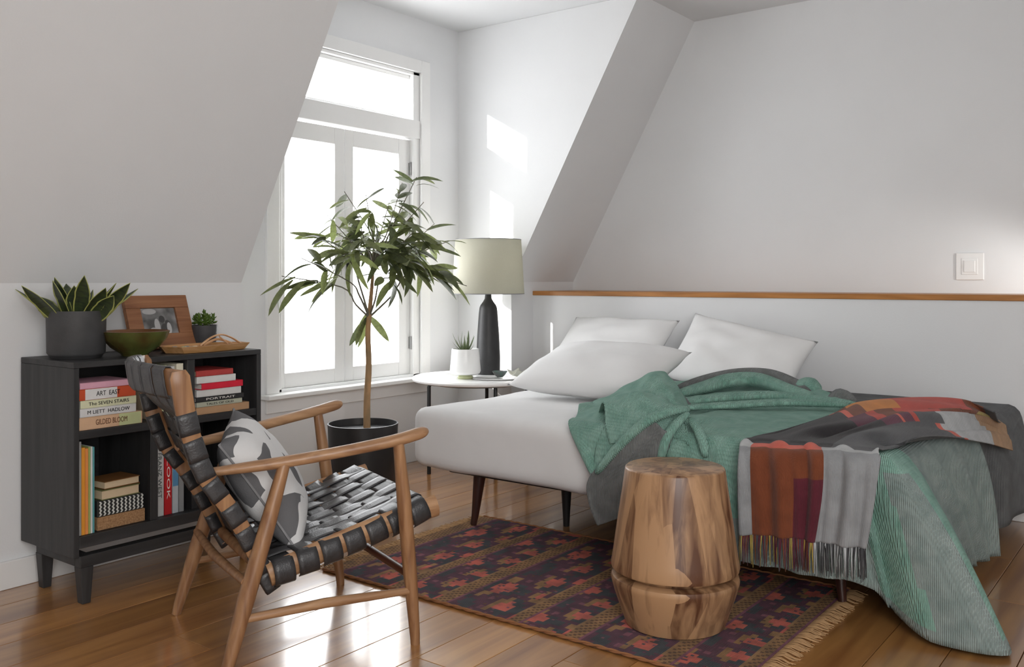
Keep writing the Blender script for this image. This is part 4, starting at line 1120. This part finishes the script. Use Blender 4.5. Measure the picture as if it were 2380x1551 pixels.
for r_, z_ in prof: b.v += [(*ov(r_, 2*PI*k/N), z_) for k in range(N)]
for i in range(len(prof)-1):
    for k in range(N): b.f.append((i*N+k, i*N+(k+1) % N, (i+1)*N+(k+1) % N, (i+1)*N+k)); b.mi.append(0)
obj('plate', b, M_white, tr, smooth=True)
b1 = thing('small_bowl', 'tiny grey bowl with a green glaze inside, on the white tray', 'bowl', (4.10, 3.185, NZ+.0075))
obj('body', MB().lathe([(0, 0), (.016, 0), (.03, .012), (.044, .033), (.042, .034), (.028, .015), (0, .005)], n=32), mat('grey_green_glaze', '5c7a70', .25, .2, 30, col2='6f7072'), b1, smooth=True)
b2 = thing('small_dish', 'small pale folded dish at the right edge of the white tray', 'dish', (4.135, 3.085, NZ+.0075))
P = []
for i in range(13):
    t = i/12; P.append([(lerp(-.055, .055, t), lerp(-.035, .035, j/8), .003+.03*(abs(j/8-.5)*2)**2+.016*abs(t-.5)*2) for j in range(9)])
obj('body', MB().grid(P), mat('pale_porcelain', 'dfe0d2', .3), b2, smooth=2, solid=.003)

# ------------------------------------------------------------------ tall ficus
PX, PY = 3.18, 3.33
fc = thing('ficus_tree', 'tall long leaved ficus with a bare trunk in a black cylinder pot by the window', 'tree', (PX, PY, 0))
obj('pot', MB().lathe([(0, 0), (.150, 0), (.158, .008), (.172, .37), (.174, .392), (.167, .393), (.163, .36), (0, .34)], n=64), mat('black_planter', '262627', .45, .08, 20), fc, smooth=True)
obj('soil', MB().lathe([(0, .352), (.08, .35), (.164, .345)], n=32), M_soil, fc, smooth=True)
def L_(px, py, dy=0.): 
    p = atY(px, py, PY+dy); return p-Vector((PX, PY, 0))
tk_ = crom([L_(853, 1000), L_(853, 930), L_(857, 850), L_(855, 780), L_(858, 735), L_(864, 670), L_(868, 615)], 4)
obj('trunk', MB().tube([Vector((tk_[0].x, 0, .30))]+tk_, [.020]+[lerp(.0185, .0125, i/16) if i < 17 else lerp(.0115, .0065, (i-17)/7) for i in range(25)], 12), M_bark, fc, smooth=2)
fork = L_(858, 738); fork2 = L_(868, 618)
random.seed(17)
clusters = [  # tip px, py, depth offset, leaves, leaf length
 (655, 642, .02, 9, .155, (780, 672)), (700, 600, -.1, 7, .13, (770, 640)), (760, 500, .12, 9, .12, (850, 600)), (742, 548, -.05, 12, .13, (820, 640)),
 (800, 445, .15, 11, .12, (872, 560)), (850, 452, -.1, 10, .12, (868, 560)), (905, 470, .1, 12, .13, (880, 560)), (935, 425, -.12, 9, .11, (900, 540)),
 (968, 412, .05, 8, .12, (915, 520)), (985, 470, -.15, 11, .13, (905, 560)), (1010, 520, .1, 10, .12, (920, 600)), (1000, 560, -.22, 13, .14, (900, 600)),
 (1045, 560, -.1, 12, .14, (940, 600)), (1050, 640, -.2, 7, .15, (930, 620)), (1085, 665, -.25, 5, .15, (960, 632)), (960, 610, -.25, 14, .14, (895, 620)),
 (900, 600, -.2, 12, .13, (870, 650)), (840, 560, -.2, 13, .13, (850, 640)), (800, 590, -.15, 11, .13, (830, 660)), (870, 520, .2, 13, .12, (870, 600)),
 (920, 545, -.05, 13, .13, (890, 600)), (960, 540, -.2, 12, .13, (900, 600)), (930, 650, -.2, 7, .14, (885, 650)), (830, 500, .05, 12, .12, (860, 600)),
 (780, 540, .18, 9, .12, (840, 620)), (862, 720, -.06, 4, .13, (860, 730))]
leafm = []
for (bend, wv, tw) in ((.22, .062, .3), (.38, .055, -.4), (.08, .058, .2), (.55, .06, .5)):
    P = leaf_blade(1., wv*1.85, bend, .25, 8, twist=tw)
    for m_ in (M_leafg, M_leafd, M_leafl):
        mb = MB().grid(P); me = bpy.data.meshes.new('leaf'); me.from_pydata(mb.v, [], mb.f); me.materials.append(m_)
        me.polygons.foreach_set('use_smooth', [True]*len(me.polygons)); me.update(); leafm.append(me)
cnt = 0
for ci, (tx, ty, dy, nl, ln, mid) in enumerate(clusters):
    tip = L_(tx, ty, dy); md = L_(*mid, dy*.4)
    fk = fork if ci in (0, 1, 3, 14, 22) else fork2
    if ci in (0, 1, 3): md = L_(*{0: (795, 668), 1: (812, 655), 3: (815, 610)}[ci], dy*.4)
    if fk is fork2 and md.z < fork2.z+.02: md = fork2.lerp(tip, .5)+Vector((0, 0, .02))
    path = crom([fk, fk.lerp(md, .5)+Vector((0, 0, .02 if ci % 2 else -.01)), md, tip], 5) if ci < 25 else [fork-Vector((0, 0, .005)), fork]
    if ci < 25:
        obj('branch', MB().tube(path, [lerp(.0060, .0018, i/(len(path)-1)) for i in range(len(path))], 6), M_twig, fc, smooth=2)
    for k in range(nl+(1 if ci < 24 and nl > 6 else 0)):
        f_ = random.uniform(.72, 1.0) if ci < 25 else 1
        q = path[min(len(path)-1, int(f_*(len(path)-1)))] + Vector((random.uniform(-.02, .02), random.uniform(-.02, .02), random.uniform(-.015, .02)))
        a = math.atan2(q.y-fork.y*0, q.x-.05)+random.gauss(0, 1.05); pitch = random.gauss(.20, .42)
        if ci == 25: a = (-.92, 2.22, 2.7, 1.4)[k]; pitch = (.80, 1.0, 1.2, 1.3)[k]
        if ci in (0, 14): a = random.gauss(PI-.65 if ci == 0 else -.65, .55); pitch = random.uniform(.1, .9)
        if ty < 430: pitch -= .5
        s_ = ln*random.uniform(.95, 1.4)
        if ci in (0, 13, 14) and (k % 2): s_ *= 1.15
        if ci == 25: s_ = .165
        mt = Matrix.Translation(q) @ Matrix.Rotation(a, 4, 'Z') @ Matrix.Rotation(pitch, 4, 'Y') @ Matrix.Rotation(1.25 if ci == 25 else random.uniform(-.9, .9), 4, 'X') @ Matrix.Scale(s_, 4)
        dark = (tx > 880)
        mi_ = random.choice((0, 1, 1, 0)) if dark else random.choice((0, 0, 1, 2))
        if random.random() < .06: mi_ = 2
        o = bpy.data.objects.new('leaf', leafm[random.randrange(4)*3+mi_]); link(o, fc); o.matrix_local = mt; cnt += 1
        # keep clear of the wall and window behind
print('ficus leaves', cnt)

# ------------------------------------------------------------------ details that belong to a part become its sub-parts
def sub(child, part):
    m = part.matrix_local.inverted() @ child.matrix_local
    child.parent = part; child.matrix_local = m
def kids(o): return [c for c in bpy.data.objects if c.parent == o]
base = lambda o: o.name.split('.')[0]
pairs = {'soil': 'pot', 'photo_dark_shapes': 'photograph', 'photo_light_shapes': 'photograph', 'photo_glass': 'frame', 'shade_rim': 'lamp_shade',
         'shade_spider': 'lamp_shade', 'piping': 'cover', 'lettering': 'cover', 'spine_panel': 'cover', 'rocker': 'switch_frame', 'zigzag_weave': 'body'}
for r in [o for o in bpy.data.objects if o.parent is None and o.type == 'EMPTY']:
    ks = kids(r)
    for c_ in ks:
        if base(c_) in pairs:
            p_ = [k for k in ks if base(k) == pairs[base(c_)]]
            if p_: sub(c_, p_[0])
